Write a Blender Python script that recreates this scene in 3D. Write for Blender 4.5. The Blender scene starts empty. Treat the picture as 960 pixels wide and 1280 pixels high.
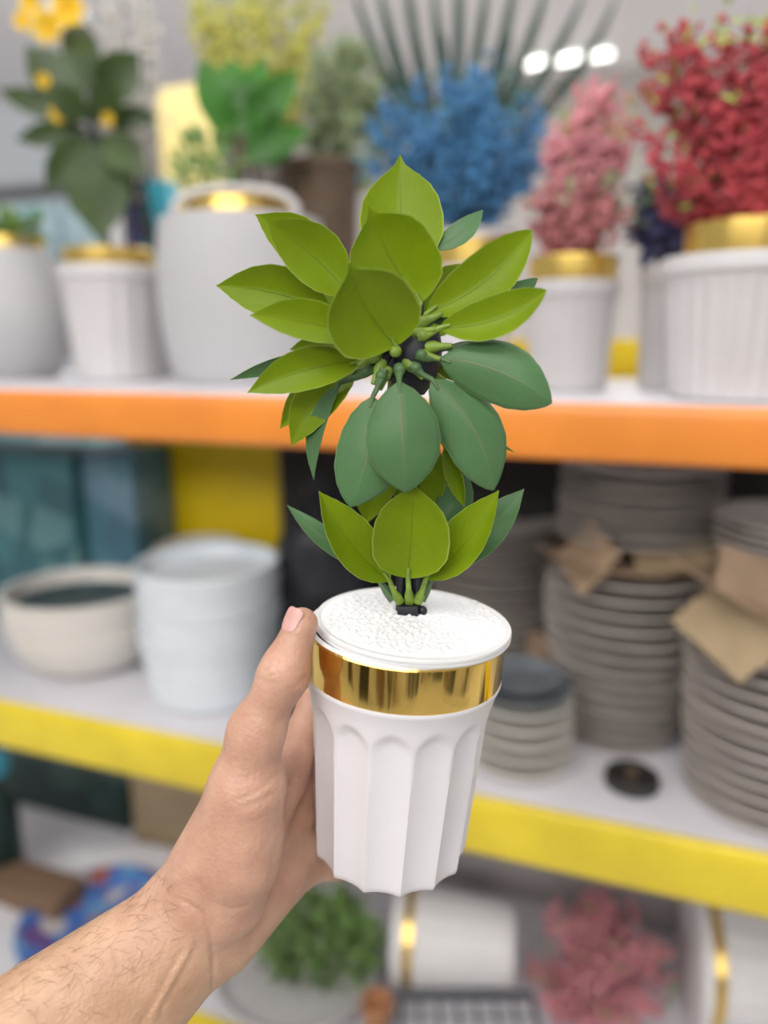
import bpy, math, random
import numpy as np
from mathutils import Vector, Matrix, noise

S = bpy.context.scene
COL = S.collection
R = math.radians

# ------------------------------------------------------------------ camera
F_PX = 26 / 36 * 1280
PITCH, YAW, ROLL = R(13.0), R(19.5), R(-0.2)
CAM = Vector((0, 0, 1.25))
FW = Vector((-math.sin(YAW) * math.cos(PITCH), math.cos(YAW) * math.cos(PITCH), -math.sin(PITCH)))
_r = Vector((math.cos(YAW), math.sin(YAW), 0))
_u = _r.cross(FW)
RT = math.cos(ROLL) * _r + math.sin(ROLL) * _u
UP = -math.sin(ROLL) * _r + math.cos(ROLL) * _u
cd = bpy.data.cameras.new('camera')
cam = bpy.data.objects.new('camera', cd)
COL.objects.link(cam)
cam.matrix_world = Matrix(((RT.x, UP.x, -FW.x, CAM.x), (RT.y, UP.y, -FW.y, CAM.y), (RT.z, UP.z, -FW.z, CAM.z), (0, 0, 0, 1)))
cd.sensor_fit = 'VERTICAL'
cd.sensor_height = 36
cd.lens = 26
cd.clip_start = 0.02
cd.dof.use_dof = True
cd.dof.focus_distance = 0.357
cd.dof.aperture_fstop = 2.4
cd.dof.aperture_blades = 0
S.camera = cam

# ------------------------------------------------------------------ world, lights, exposure
w = bpy.data.worlds.new('world')
S.world = w
w.use_nodes = True
w.node_tree.nodes['Background'].inputs[0].default_value = (0.93, 0.96, 1.0, 1)
w.node_tree.nodes['Background'].inputs[1].default_value = 0.48
S.view_settings.view_transform = 'Standard'
S.view_settings.look = 'None'
S.view_settings.gamma = 1
S.view_settings.use_curve_mapping = False
S.view_settings.exposure = -0.15

def area(name, loc, aim, sx, sy, power, col=(1, 1, 1)):
    l = bpy.data.lights.new(name, 'AREA')
    l.shape = 'RECTANGLE'
    l.size, l.size_y, l.energy, l.color = sx, sy, power, col
    o = bpy.data.objects.new(name, l)
    COL.objects.link(o)
    o.location = loc
    o.rotation_euler = (Vector(aim) - Vector(loc)).to_track_quat('-Z', 'Y').to_euler()
    return o

area('ceiling_light_aisle', (-0.3, -0.8, 2.80), (-0.1, 0.6, 0.9), 2.6, 0.9, 46, (1, 0.98, 0.95))
area('added_front_fill', (-0.2, -3.2, 2.80), (-0.1, 1.0, 0.9), 5.0, 1.2, 150, (1, 0.98, 0.95))  # unseen lamp row, added to brighten the shaded middle tier from the front
area('ceiling_light_over_shelf', (0.2, 0.75, 2.80), (0.2, 0.75, 0), 3.4, 0.6, 16, (1, 0.98, 0.96))
area('ceiling_light_behind_shelf', (-0.6, 3.0, 2.80), (-0.6, 3.0, 0), 5.0, 1.6, 120, (1, 0.98, 0.97))

# ------------------------------------------------------------------ pixel helpers
def ray(px, py):
    return FW + RT * ((px - 480) / F_PX) - UP * ((py - 640) / F_PX)
def at(px, py, d):
    return CAM + ray(px, py) * d
def on(px, py, z):
    v = ray(px, py)
    return CAM + v * ((z - CAM.z) / v.z)
def depth(P):
    return (Vector(P) - CAM).dot(FW)
def proj(P):
    q = Vector(P) - CAM
    d = q.dot(FW)
    return 480 + F_PX * q.dot(RT) / d, 640 - F_PX * q.dot(UP) / d
def zat(P, py):
    """height of the point above P (vertically) that lies on picture row py"""
    a, b = -0.5, 3.0
    for _ in range(40):
        m = (a + b) / 2
        if proj(Vector(P) + Vector((0, 0, m)))[1] > py: a = m
        else: b = m
    return (a + b) / 2

# ------------------------------------------------------------------ materials
def mat(name, col, rough=0.5, metal=0.0, noise_amt=0.0, noise_scale=30, bump=0.0, bump_scale=80, sss=0.0, trans=0.0, spec=0.5, emit=0.0):
    m = bpy.data.materials.new(name)
    m.use_nodes = True
    nt = m.node_tree
    b = nt.nodes['Principled BSDF']
    b.inputs['Roughness'].default_value = rough
    b.inputs['Metallic'].default_value = metal
    b.inputs['Specular IOR Level'].default_value = spec
    tc = nt.nodes.new('ShaderNodeTexCoord')
    if noise_amt > 0:
        n = nt.nodes.new('ShaderNodeTexNoise')
        n.inputs['Scale'].default_value = noise_scale
        n.inputs['Detail'].default_value = 4
        nt.links.new(tc.outputs['Object'], n.inputs['Vector'])
        r = nt.nodes.new('ShaderNodeValToRGB')
        r.color_ramp.elements[0].position = 0.3
        r.color_ramp.elements[1].position = 0.7
        r.color_ramp.elements[0].color = tuple(max(0, c * (1 - noise_amt)) for c in col) + (1,)
        r.color_ramp.elements[1].color = tuple(min(1, c * (1 + noise_amt)) for c in col) + (1,)
        nt.links.new(n.outputs['Fac'], r.inputs['Fac'])
        nt.links.new(r.outputs['Color'], b.inputs['Base Color'])
    else:
        b.inputs['Base Color'].default_value = tuple(col) + (1,)
    if bump > 0:
        n2 = nt.nodes.new('ShaderNodeTexNoise')
        n2.inputs['Scale'].default_value = bump_scale
        n2.inputs['Detail'].default_value = 5
        nt.links.new(tc.outputs['Object'], n2.inputs['Vector'])
        bp = nt.nodes.new('ShaderNodeBump')
        bp.inputs['Strength'].default_value = bump
        bp.inputs['Distance'].default_value = 0.002
        nt.links.new(n2.outputs['Fac'], bp.inputs['Height'])
        nt.links.new(bp.outputs['Normal'], b.inputs['Normal'])
    if sss > 0:
        b.inputs['Subsurface Weight'].default_value = sss
        b.inputs['Subsurface Radius'].default_value = (1, 0.4, 0.25)
        b.inputs['Subsurface Scale'].default_value = 0.004
    if emit > 0:
        b.inputs['Emission Color'].default_value = tuple(col) + (1,)
        b.inputs['Emission Strength'].default_value = emit
    if trans > 0:
        t = nt.nodes.new('ShaderNodeBsdfTranslucent')
        t.inputs['Color'].default_value = tuple(min(1, c * 1.25) for c in col) + (1,)
        mx = nt.nodes.new('ShaderNodeMixShader')
        mx.inputs['Fac'].default_value = trans
        out = nt.nodes['Material Output']
        nt.links.new(b.outputs['BSDF'], mx.inputs[1])
        nt.links.new(t.outputs['BSDF'], mx.inputs[2])
        nt.links.new(mx.outputs['Shader'], out.inputs['Surface'])
    return m

def leaf_material(name, col, vein, edge, rough, trans):
    """leaf with midrib, side veins and a pale thin edge, from the leaf's own UV (u along, v across)"""
    m = bpy.data.materials.new(name)
    m.use_nodes = True
    nt = m.node_tree
    N, L = nt.nodes, nt.links
    b = N['Principled BSDF']
    b.inputs['Roughness'].default_value = rough
    b.inputs['Specular IOR Level'].default_value = 0.3
    uv = N.new('ShaderNodeUVMap')
    uv.uv_map = 'uv'
    sep = N.new('ShaderNodeSeparateXYZ')
    L.new(uv.outputs['UV'], sep.inputs[0])
    def math_(op, a, bb=None, clamp=False):
        n = N.new('ShaderNodeMath')
        n.operation = op
        n.use_clamp = clamp
        for i, x in enumerate((a, bb)):
            if x is None: continue
            if isinstance(x, (int, float)): n.inputs[i].default_value = x
            else: L.new(x, n.inputs[i])
        return n.outputs[0]
    u, v = sep.outputs[0], sep.outputs[1]
    av = math_('ABSOLUTE', math_('SUBTRACT', v, 0.5))                     # 0 midrib .. 0.5 edge
    mid = math_('SUBTRACT', 1.0, math_('DIVIDE', av, 0.022), True)
    mid = math_('MULTIPLY', mid, math_('SUBTRACT', 1.0, math_('MULTIPLY', u, 0.9)))
    ph = math_('SUBTRACT', math_('MULTIPLY', u, 9.0), math_('MULTIPLY', av, 7.0))
    fr = math_('ABSOLUTE', math_('SUBTRACT', math_('FRACT', ph), 0.5))
    sv = math_('SUBTRACT', 1.0, math_('DIVIDE', fr, 0.06), True)
    sv = math_('MULTIPLY', sv, 0.22)
    tc = N.new('ShaderNodeTexCoord')
    nz = N.new('ShaderNodeTexNoise')
    nz.inputs['Scale'].default_value = 60
    nz.inputs['Detail'].default_value = 4
    L.new(tc.outputs['Object'], nz.inputs['Vector'])
    base = N.new('ShaderNodeMix')
    base.data_type = 'RGBA'
    L.new(nz.outputs['Fac'], base.inputs['Factor'])
    base.inputs['A'].default_value = tuple(c * 0.82 for c in col) + (1,)
    base.inputs['B'].default_value = tuple(min(1, c * 1.18) for c in col) + (1,)
    mv = N.new('ShaderNodeMix')
    mv.data_type = 'RGBA'
    L.new(math_('MAXIMUM', mid, sv), mv.inputs['Factor'])
    L.new(base.outputs['Result'], mv.inputs['A'])
    mv.inputs['B'].default_value = tuple(vein) + (1,)
    me = N.new('ShaderNodeMix')
    me.data_type = 'RGBA'
    L.new(math_('MULTIPLY', math_('SUBTRACT', av, 0.478), 40.0, True), me.inputs['Factor'])
    L.new(mv.outputs['Result'], me.inputs['A'])
    me.inputs['B'].default_value = tuple(edge) + (1,)
    L.new(me.outputs['Result'], b.inputs['Base Color'])
    bp = N.new('ShaderNodeBump')
    bp.inputs['Strength'].default_value = 0.35
    bp.inputs['Distance'].default_value = 0.0006
    L.new(math_('MAXIMUM', mid, sv), bp.inputs['Height'])
    L.new(bp.outputs['Normal'], b.inputs['Normal'])
    t = N.new('ShaderNodeBsdfTranslucent')
    L.new(me.outputs['Result'], t.inputs['Color'])
    mx = N.new('ShaderNodeMixShader')
    mx.inputs['Fac'].default_value = trans
    L.new(b.outputs['BSDF'], mx.inputs[1])
    L.new(t.outputs['BSDF'], mx.inputs[2])
    L.new(mx.outputs['Shader'], N['Material Output'].inputs['Surface'])
    return m

M = {}
M['leaf_yellow'] = leaf_material('leaf_yellow_green', (0.26, 0.385, 0.006), (0.16, 0.24, 0.01), (0.55, 0.66, 0.15), 0.38, 0.38)
M['leaf_blue'] = leaf_material('leaf_blue_green', (0.092, 0.200, 0.080), (0.24, 0.21, 0.12), (0.25, 0.38, 0.16), 0.34, 0.14)
M['leaf_dark'] = mat('leaf_dark_green', (0.045, 0.082, 0.016), 0.4, noise_amt=0.3, noise_scale=25, trans=0.15)
M['stalk'] = mat('stalk_green', (0.20, 0.30, 0.035), 0.5, noise_amt=0.25, noise_scale=200)
M['stalk_dark'] = mat('stalk_dark_green', (0.075, 0.15, 0.05), 0.5, noise_amt=0.25, noise_scale=200)
M['black'] = mat('black_plastic', (0.010, 0.012, 0.018), 0.45, noise_amt=0.3, noise_scale=90)
M['pot_white'] = mat('white_plaster_plastic', (0.79, 0.77, 0.79), 0.42, noise_amt=0.015, noise_scale=40, bump=0.05, bump_scale=300)
M['pot_lying'] = mat('lying_pot_white', (0.82, 0.80, 0.80), 0.45, noise_amt=0.03, noise_scale=20)
M['pot_grey'] = mat('grey_white_plastic', (0.50, 0.48, 0.48), 0.5, noise_amt=0.04, noise_scale=20)
M['pot_shelf'] = mat('shelf_pot_white', (0.60, 0.58, 0.58), 0.5, noise_amt=0.03, noise_scale=20)
M['rim'] = mat('milky_rim', (0.74, 0.74, 0.74), 0.3, sss=0.2)
M['skin_nail'] = mat('nail', (0.66, 0.36, 0.32), 0.28, noise_amt=0.05, noise_scale=150, sss=0.1)
M['hair'] = mat('hair_brown', (0.10, 0.06, 0.04), 0.5)
M['shelf_top'] = mat('shelf_board_lilac_white', (0.70, 0.68, 0.72), 0.4, noise_amt=0.05, noise_scale=6, bump=0.05)
M['orange'] = mat('orange_paint', (0.82, 0.27, 0.04), 0.33, noise_amt=0.08, noise_scale=9, bump=0.06, bump_scale=40)
M['yellow'] = mat('yellow_paint', (0.80, 0.62, 0.035), 0.33, noise_amt=0.12, noise_scale=9, bump=0.06, bump_scale=40)
M['yellow_deep'] = mat('deep_yellow_paint', (0.84, 0.60, 0.003), 0.45, noise_amt=0.08, noise_scale=8)
M['yellow_pale'] = mat('pale_yellow_paint', (0.72, 0.58, 0.22), 0.6, noise_amt=0.06, noise_scale=4)
M['post'] = mat('grey_post_paint', (0.30, 0.30, 0.32), 0.5, noise_amt=0.05)
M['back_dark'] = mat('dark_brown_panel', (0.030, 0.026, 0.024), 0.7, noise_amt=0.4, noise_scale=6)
M['back_grey'] = mat('grey_beige_panel', (0.42, 0.39, 0.38), 0.6, noise_amt=0.1, noise_scale=5)
M['ceramic'] = mat('cream_ceramic', (0.74, 0.71, 0.66), 0.25, noise_amt=0.04, noise_scale=14)
M['ceramic_blue'] = mat('bluish_white_ceramic', (0.76, 0.82, 0.87), 0.25, noise_amt=0.05, noise_scale=12)
M['plate_grey'] = mat('grey_white_plate', (0.58, 0.53, 0.49), 0.35, noise_amt=0.14, noise_scale=18)
M['plate_dark'] = mat('slate_plate', (0.16, 0.18, 0.20), 0.35, noise_amt=0.3, noise_scale=20)
M['inside_dark'] = mat('dark_bowl_inside', (0.05, 0.075, 0.08), 0.3, noise_amt=0.3)
M['card'] = mat('brown_cardboard', (0.34, 0.235, 0.15), 0.8, noise_amt=0.15, noise_scale=14, bump=0.2)
M['card_light'] = mat('tan_cardboard', (0.40, 0.30, 0.18), 0.8, noise_amt=0.1, noise_scale=10, bump=0.15)
M['card_dark'] = mat('dark_brown_cardboard', (0.22, 0.135, 0.085), 0.8, noise_amt=0.15, noise_scale=10, bump=0.15)
M['bag'] = mat('black_plastic_bag', (0.016, 0.017, 0.022), 0.35, noise_amt=0.4, noise_scale=20, bump=0.5, bump_scale=25)
M['paper'] = mat('white_paper', (0.78, 0.77, 0.80), 0.7, noise_amt=0.04)
M['terracotta'] = mat('terracotta', (0.50, 0.24, 0.12), 0.7, noise_amt=0.1)
M['wire'] = mat('dark_grey_wire', (0.10, 0.11, 0.13), 0.4, metal=0.6)
M['turq'] = mat('turquoise_plastic', (0.06, 0.45, 0.60), 0.4, noise_amt=0.1)
M['fl_blue'] = mat('blue_florets', (0.09, 0.28, 0.52), 0.6, noise_amt=0.35, noise_scale=25, trans=0.2)
M['fl_red'] = mat('coral_red_florets', (0.54, 0.07, 0.09), 0.6, noise_amt=0.35, noise_scale=25, trans=0.2)
M['fl_pink'] = mat('pink_florets', (0.76, 0.34, 0.38), 0.6, noise_amt=0.3, noise_scale=25, trans=0.2)
M['fl_rose'] = mat('dusty_rose_florets', (0.50, 0.19, 0.20), 0.6, noise_amt=0.35, noise_scale=25, trans=0.2)
M['fl_navy'] = mat('navy_florets', (0.045, 0.045, 0.13), 0.6, noise_amt=0.4, noise_scale=25)
M['fl_lime'] = mat('lime_yellow_florets', (0.70, 0.68, 0.20), 0.6, noise_amt=0.25, noise_scale=25, trans=0.3)
M['fl_white'] = mat('white_florets', (0.78, 0.76, 0.73), 0.6, noise_amt=0.1, noise_scale=25, trans=0.3)
M['fl_yellow'] = mat('yellow_petals', (0.85, 0.55, 0.02), 0.5, noise_amt=0.15, noise_scale=25, trans=0.25)
M['fol_bright'] = mat('bright_green_foliage', (0.035, 0.17, 0.006), 0.45, noise_amt=0.35, noise_scale=12, trans=0.2)
M['fol_mid'] = mat('mid_green_foliage', (0.18, 0.30, 0.09), 0.45, noise_amt=0.4, noise_scale=18, trans=0.2)
M['fol_sage'] = mat('sage_green_foliage', (0.27, 0.33, 0.18), 0.5, noise_amt=0.45, noise_scale=14, trans=0.2)
M['fol_teal'] = mat('teal_green_foliage', (0.07, 0.20, 0.15), 0.5, noise_amt=0.3, noise_scale=18, trans=0.15)
M['fol_lime'] = mat('lime_green_foliage', (0.36, 0.45, 0.10), 0.5, noise_amt=0.3, noise_scale=18, trans=0.25)
M['spike'] = mat('dark_spiky_leaf', (0.025, 0.055, 0.040), 0.45, noise_amt=0.3, noise_scale=18, trans=0.1)
M['bark'] = mat('brown_stem', (0.10, 0.065, 0.04), 0.7, noise_amt=0.3, noise_scale=40)
M['lamp'] = mat('lamp_tube', (1.0, 0.99, 0.93), 0.4, emit=5.0)
M['lamp_body'] = mat('lamp_body', (0.8, 0.8, 0.8), 0.4)
M['ceiling'] = mat('ceiling_paint', (0.88, 0.86, 0.88), 0.8, noise_amt=0.03, noise_scale=1.5)
M['wall'] = mat('wall_paint', (0.46, 0.43, 0.41), 0.8, noise_amt=0.05, noise_scale=1.5)
M['floor'] = mat('floor_tile', (0.76, 0.74, 0.72), 0.3, noise_amt=0.05, noise_scale=2)

def gold_mat(name, rough, amt):
    m = mat(name, (0.86, 0.60, 0.16), rough, metal=1.0)
    nt = m.node_tree
    tc = nt.nodes.new('ShaderNodeTexCoord')
    mp = nt.nodes.new('ShaderNodeMapping')
    mp.inputs['Scale'].default_value = (1, 1, 0.08)
    nz = nt.nodes.new('ShaderNodeTexNoise')
    nz.inputs['Scale'].default_value = 75
    nz.inputs['Detail'].default_value = 2
    bp = nt.nodes.new('ShaderNodeBump')
    bp.inputs['Strength'].default_value = amt
    bp.inputs['Distance'].default_value = 0.004
    nt.links.new(tc.outputs['Object'], mp.inputs['Vector'])
    nt.links.new(mp.outputs['Vector'], nz.inputs['Vector'])
    nt.links.new(nz.outputs['Fac'], bp.inputs['Height'])
    nt.links.new(bp.outputs['Normal'], nt.nodes['Principled BSDF'].inputs['Normal'])
    return m
M['gold'] = gold_mat('gold_foil', 0.11, 0.22)
M['gold_shelf'] = gold_mat('gold_band_foil', 0.3, 0.3)

M['foam'] = mat('styrofoam', (0.82, 0.82, 0.83), 0.5)

def weave_mat():
    m = mat('white_woven', (0.62, 0.61, 0.62), 0.6)
    nt = m.node_tree
    uv = nt.nodes.new('ShaderNodeUVMap')
    uv.uv_map = 'uv'
    br = nt.nodes.new('ShaderNodeTexBrick')
    br.inputs['Scale'].default_value = 22
    br.inputs['Mortar Size'].default_value = 0.06
    br.inputs['Mortar Smooth'].default_value = 0.6
    bp = nt.nodes.new('ShaderNodeBump')
    bp.invert = True
    bp.inputs['Strength'].default_value = 0.8
    bp.inputs['Distance'].default_value = 0.006
    nt.links.new(uv.outputs['UV'], br.inputs['Vector'])
    nt.links.new(br.outputs['Fac'], bp.inputs['Height'])
    nt.links.new(bp.outputs['Normal'], nt.nodes['Principled BSDF'].inputs['Normal'])
    return m
M['weave'] = weave_mat()

def print_mat(name, cols, scale, rough=0.45):
    """printed packaging: soft patches of several inks"""
    m = mat(name, cols[0], rough)
    nt = m.node_tree
    tc = nt.nodes.new('ShaderNodeTexCoord')
    nz = nt.nodes.new('ShaderNodeTexVoronoi')
    nz.inputs['Scale'].default_value = scale
    r = nt.nodes.new('ShaderNodeValToRGB')
    r.color_ramp.interpolation = 'CONSTANT'
    while len(r.color_ramp.elements) < len(cols):
        r.color_ramp.elements.new(0.5)
    for i, c in enumerate(cols):
        r.color_ramp.elements[i].position = i / len(cols)
        r.color_ramp.elements[i].color = tuple(c) + (1,)
    sp = nt.nodes.new('ShaderNodeSeparateColor')
    nt.links.new(tc.outputs['Object'], nz.inputs['Vector'])
    nt.links.new(nz.outputs['Color'], sp.inputs[0])
    nt.links.new(sp.outputs[0], r.inputs['Fac'])
    nt.links.new(r.outputs['Color'], nt.nodes['Principled BSDF'].inputs['Base Color'])
    return m
M['teal_box'] = print_mat('teal_print', [(0.035, 0.12, 0.14), (0.05, 0.17, 0.19), (0.03, 0.09, 0.11), (0.11, 0.24, 0.25)], 14)
M['teal_far'] = print_mat('pale_teal_print', [(0.30, 0.50, 0.50), (0.20, 0.38, 0.42), (0.45, 0.62, 0.60), (0.34, 0.46, 0.50)], 4)
M['blue_box'] = print_mat('blue_grey_print', [(0.07, 0.17, 0.23), (0.09, 0.22, 0.28), (0.16, 0.28, 0.36)], 12)
M['green_box'] = print_mat('dark_green_print', [(0.010, 0.030, 0.028), (0.018, 0.048, 0.042), (0.03, 0.07, 0.06)], 14)
M['blue_plate'] = print_mat('blue_painted_plate', [(0.06, 0.16, 0.50), (0.08, 0.22, 0.60), (0.14, 0.34, 0.62), (0.07, 0.18, 0.54), (0.06, 0.17, 0.56), (0.10, 0.26, 0.58), (0.40, 0.12, 0.10), (0.60, 0.57, 0.58), (0.14, 0.08, 0.26)], 34, 0.2)

# ------------------------------------------------------------------ mesh builder
WM = {}
def root_of(o):
    while o.parent: o = o.parent
    return o
class MB:
    def __init__(s): s.v, s.f, s.mi, s.uv, s.anyuv = [], [], [], [], False
    def grid(s, P, uvs=None, mi=0, closeu=False, closev=False, flip=False):
        """P[i][j] points"""
        o = len(s.v)
        nu, nv = len(P), len(P[0])
        for r_ in P: s.v.extend(tuple(p) for p in r_)
        for i in range(nu if closeu else nu - 1):
            for j in range(nv if closev else nv - 1):
                a, b = (i, j), ((i + 1) % nu, j)
                c, d = ((i + 1) % nu, (j + 1) % nv), (i, (j + 1) % nv)
                q = [a, b, c, d]
                if flip: q.reverse()
                s.f.append([o + x * nv + y for x, y in q])
                s.mi.append(mi)
                if uvs:
                    s.anyuv = True
                    iu, jv = i + 1, j + 1
                    e = [(i, j), (iu, j), (iu, jv), (i, jv)]
                    if flip: e.reverse()
                    s.uv.append([uvs(x, y) for x, y in e])
                else: s.uv.append([(0, 0)] * 4)
        return o
    def face(s, idx, mi=0):
        s.f.append(list(idx)); s.mi.append(mi); s.uv.append([(0, 0)] * len(idx))
    def lathe(s, prof, seg=48, mod=None, org=(0, 0, 0), sx=1, sy=1, uv=False, mi=0, cap0=False, cap1=False):
        P = []
        for (r_, z) in prof:
            row = []
            for k in range(seg):
                a = 2 * math.pi * k / seg
                q = r_ + (mod(a, z, r_) if mod else 0)
                row.append((org[0] + q * sx * math.cos(a), org[1] + q * sy * math.sin(a), org[2] + z))
            P.append(row)
        n = len(prof)
        o = s.grid(P, (lambda i, j: (j / seg * 4, i / max(1, n - 1))) if uv else None, mi, closev=True, flip=True)
        if cap0: s.face([o + k for k in range(seg)][::-1], mi)
        if cap1: s.face([o + (n - 1) * seg + k for k in range(seg)], mi)
    def tube(s, pts, rad, seg=8, mi=0):
        pts = [Vector(p) for p in pts]
        if not hasattr(rad, '__len__'): rad = [rad] * len(pts)
        P = []
        ref = None
        for i, p in enumerate(pts):
            t = (pts[min(i + 1, len(pts) - 1)] - pts[max(i - 1, 0)])
            if t.length < 1e-9: t = Vector((0, 0, 1))
            t.normalize()
            if ref is None: ref = t.orthogonal().normalized()
            n = (ref - t * ref.dot(t))
            if n.length < 1e-6: n = t.orthogonal()
            n.normalize(); ref = n
            b = t.cross(n)
            P.append([p + (n * math.cos(2 * math.pi * k / seg) + b * math.sin(2 * math.pi * k / seg)) * rad[i] for k in range(seg)])
        o = s.grid(P, None, mi, closev=True, flip=True)
        s.face([o + k for k in range(seg)], mi)
        s.face([o + (len(pts) - 1) * seg + k for k in range(seg)][::-1], mi)
    def box(s, c, size, rz=0.0, bev=0.0, mi=0):
        hx, hy, hz = [q / 2 for q in size]
        ca, sa = math.cos(rz), math.sin(rz)
        def T(x, y, z): return (c[0] + x * ca - y * sa, c[1] + x * sa + y * ca, c[2] + z)
        if bev <= 0:
            o = len(s.v)
            for z in (-hz, hz):
                for x, y in ((-hx, -hy), (hx, -hy), (hx, hy), (-hx, hy)): s.v.append(T(x, y, z))
            for q in ((3, 2, 1, 0), (4, 5, 6, 7), (0, 1, 5, 4), (1, 2, 6, 5), (2, 3, 7, 6), (3, 0, 4, 7)): s.face([o + k for k in q], mi)
            return
        ring = []
        for cx, cy, a0 in ((hx - bev, hy - bev, 0), (-hx + bev, hy - bev, 90), (-hx + bev, -hy + bev, 180), (hx - bev, -hy + bev, 270)):
            for k in range(4):
                a = R(a0 + 30 * k)
                ring.append((cx, cy, math.cos(a), math.sin(a)))
        P = []
        for z, ins in ((-hz, 0.0), (-hz + bev * 0.3, 0.7), (-hz + bev, 1.0), (hz - bev, 1.0), (hz - bev * 0.3, 0.7), (hz, 0.0)):
            P.append([T(x + bev * ins * cx, y + bev * ins * cy, z) for x, y, cx, cy in ring])
        n = len(ring)
        o = s.grid(P, None, mi, closev=True, flip=True)
        s.face([o + k for k in range(n)][::-1], mi)
        s.face([o + 5 * n + k for k in range(n)], mi)
    def blob(s, c, r_, seg=6, rings=4, sq=(1, 1, 1), mi=0):
        prof = [(r_ * math.sin(math.pi * i / rings), -r_ * math.cos(math.pi * i / rings)) for i in range(rings + 1)]
        P = [[(c[0] + q * sq[0] * math.cos(2 * math.pi * k / seg), c[1] + q * sq[1] * math.sin(2 * math.pi * k / seg), c[2] + z * sq[2]) for k in range(seg)] for q, z in prof]
        s.grid(P, None, mi, closev=True, flip=True)
    def leaf(s, base, tip, nrm, width, bend=0.0, cup=0.0, sweep=0.0, nu=5, nv=3, shape=None, thick=0.0, mi=(0, 0), wave=0.0, fold=0.0):
        base, tip, nrm = Vector(base), Vector(tip), Vector(nrm)
        ax = tip - base
        Ln = ax.length
        ax.normalize()
        nrm = (nrm - ax * nrm.dot(ax)).normalized()
        sd = ax.cross(nrm)
        shape = shape or OVAL
        P, Nn = [], []
        for i in range(nu):
            t = i / (nu - 1)
            hw = interp(shape, t) * width / 2
            row = []
            for j in range(nv):
                q = -1 + 2 * j / (nv - 1)
                x = hw * q
                p = base + ax * (Ln * t) + nrm * (bend * Ln * 4 * t * (1 - t)) + sd * (x + sweep * Ln * 4 * t * (1 - t))
                p = p + nrm * (cup * width * q * q * (interp(shape, t) ** 1.2) + wave * width * math.sin(t * 9 + q * 1.5) * abs(q) + fold * width * (abs(q) - 0.5) * interp(shape, t))
                row.append(p)
            P.append(row)
        uvs = lambda i, j: (i / (nu - 1), j / (nv - 1))
        o1 = s.grid(P, uvs, mi[0], flip=True)
        if thick > 0:
            Q = []
            for i in range(nu):
                row = []
                for j in range(nv):
                    a = P[min(i + 1, nu - 1)][j] - P[max(i - 1, 0)][j]
                    row.append(P[i][j] - nrm * thick)
                Q.append(row)
            o2 = s.grid(Q, uvs, mi[1])
            bd = [i * nv for i in range(nu)] + [(nu - 1) * nv + j for j in range(1, nv)] + [i * nv + nv - 1 for i in range(nu - 2, -1, -1)] + [j for j in range(nv - 2, 0, -1)]
            for k in range(len(bd)):
                a, b = bd[k], bd[(k + 1) % len(bd)]
                s.face([o1 + a, o1 + b, o2 + b, o2 + a], mi[0])
    def build(s, name, mats, parent=None, local=False, smooth=True, angle=40):
        me = bpy.data.meshes.new(name)
        V = s.v
        if parent is not None and not local:
            inv = WM[root_of(parent).name].inverted()
            V = [tuple(inv @ Vector(p)) for p in V]
        me.from_pydata([tuple(p) for p in V], [], s.f)
        if not isinstance(mats, (list, tuple)): mats = [mats]
        for m in mats: me.materials.append(m)
        me.polygons.foreach_set('material_index', s.mi)
        if s.anyuv:
            l = me.uv_layers.new(name='uv')
            l.data.foreach_set('uv', [c for fc in s.uv for p in fc for c in p])
        if smooth:
            me.polygons.foreach_set('use_smooth', [True] * len(me.polygons))
            me.set_sharp_from_angle(angle=R(angle))
        me.update()
        o = bpy.data.objects.new(name, me)
        COL.objects.link(o)
        if parent is not None: o.parent = parent
        return o
def interp(tab, t):
    for (a, x), (b, y) in zip(tab, tab[1:]):
        if t <= b:
            k = (t - a) / (b - a)
            k = k * k * (3 - 2 * k) * 0.35 + k * 0.65
            return x + (y - x) * k
    return tab[-1][1]
OVAL = [(0, 0.05), (0.06, 0.32), (0.15, 0.63), (0.28, 0.89), (0.42, 1.0), (0.58, 0.96), (0.72, 0.78), (0.84, 0.50), (0.92, 0.25), (0.965, 0.10), (1, 0.01)]
HEART = [(0, 0.10), (0.04, 0.42), (0.12, 0.77), (0.25, 0.97), (0.40, 1.0), (0.56, 0.92), (0.68, 0.75), (0.78, 0.51), (0.85, 0.29), (0.90, 0.15), (0.95, 0.065), (1, 0.01)]
BEAK = [(0, 0.10), (0.05, 0.45), (0.14, 0.77), (0.28, 0.97), (0.44, 1.0), (0.60, 0.95), (0.72, 0.80), (0.80, 0.58), (0.855, 0.34), (0.90, 0.15), (0.95, 0.07), (1, 0.01)]
SPOON = [(0, 0.05), (0.08, 0.40), (0.2, 0.72), (0.35, 0.93), (0.5, 1.0), (0.66, 0.95), (0.8, 0.74), (0.9, 0.47), (0.96, 0.24), (1, 0.02)]
STRAP = [(0, 0.3), (0.1, 0.7), (0.4, 1.0), (0.7, 0.8), (0.9, 0.4), (1, 0.02)]

def tag(o, label=None, cat=None, group=None, kind=None):
    if label: o['label'] = label
    if cat: o['category'] = cat
    if group: o['group'] = group
    if kind: o['kind'] = kind
    return o
def thing(name, loc, label, cat, group=None, rot=None):
    o = bpy.data.objects.new(name, None)
    COL.objects.link(o)
    o.empty_display_size = 0.03
    m = Matrix.Translation(Vector(loc))
    if rot is not None: m = m @ rot.to_4x4()
    o.matrix_world = m
    WM[o.name] = m
    return tag(o, label, cat, group)

# ================================================================== SETTING
Z_ORANGE, Z_YELLOW, Z_BOTTOM = CAM.z - 0.0636, CAM.z - 0.550, 0.215
Y_FRONT, Y_BACK, Y_MID = 0.80, 1.375, 1.225
X0, X1 = -1.75, 0.80

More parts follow.
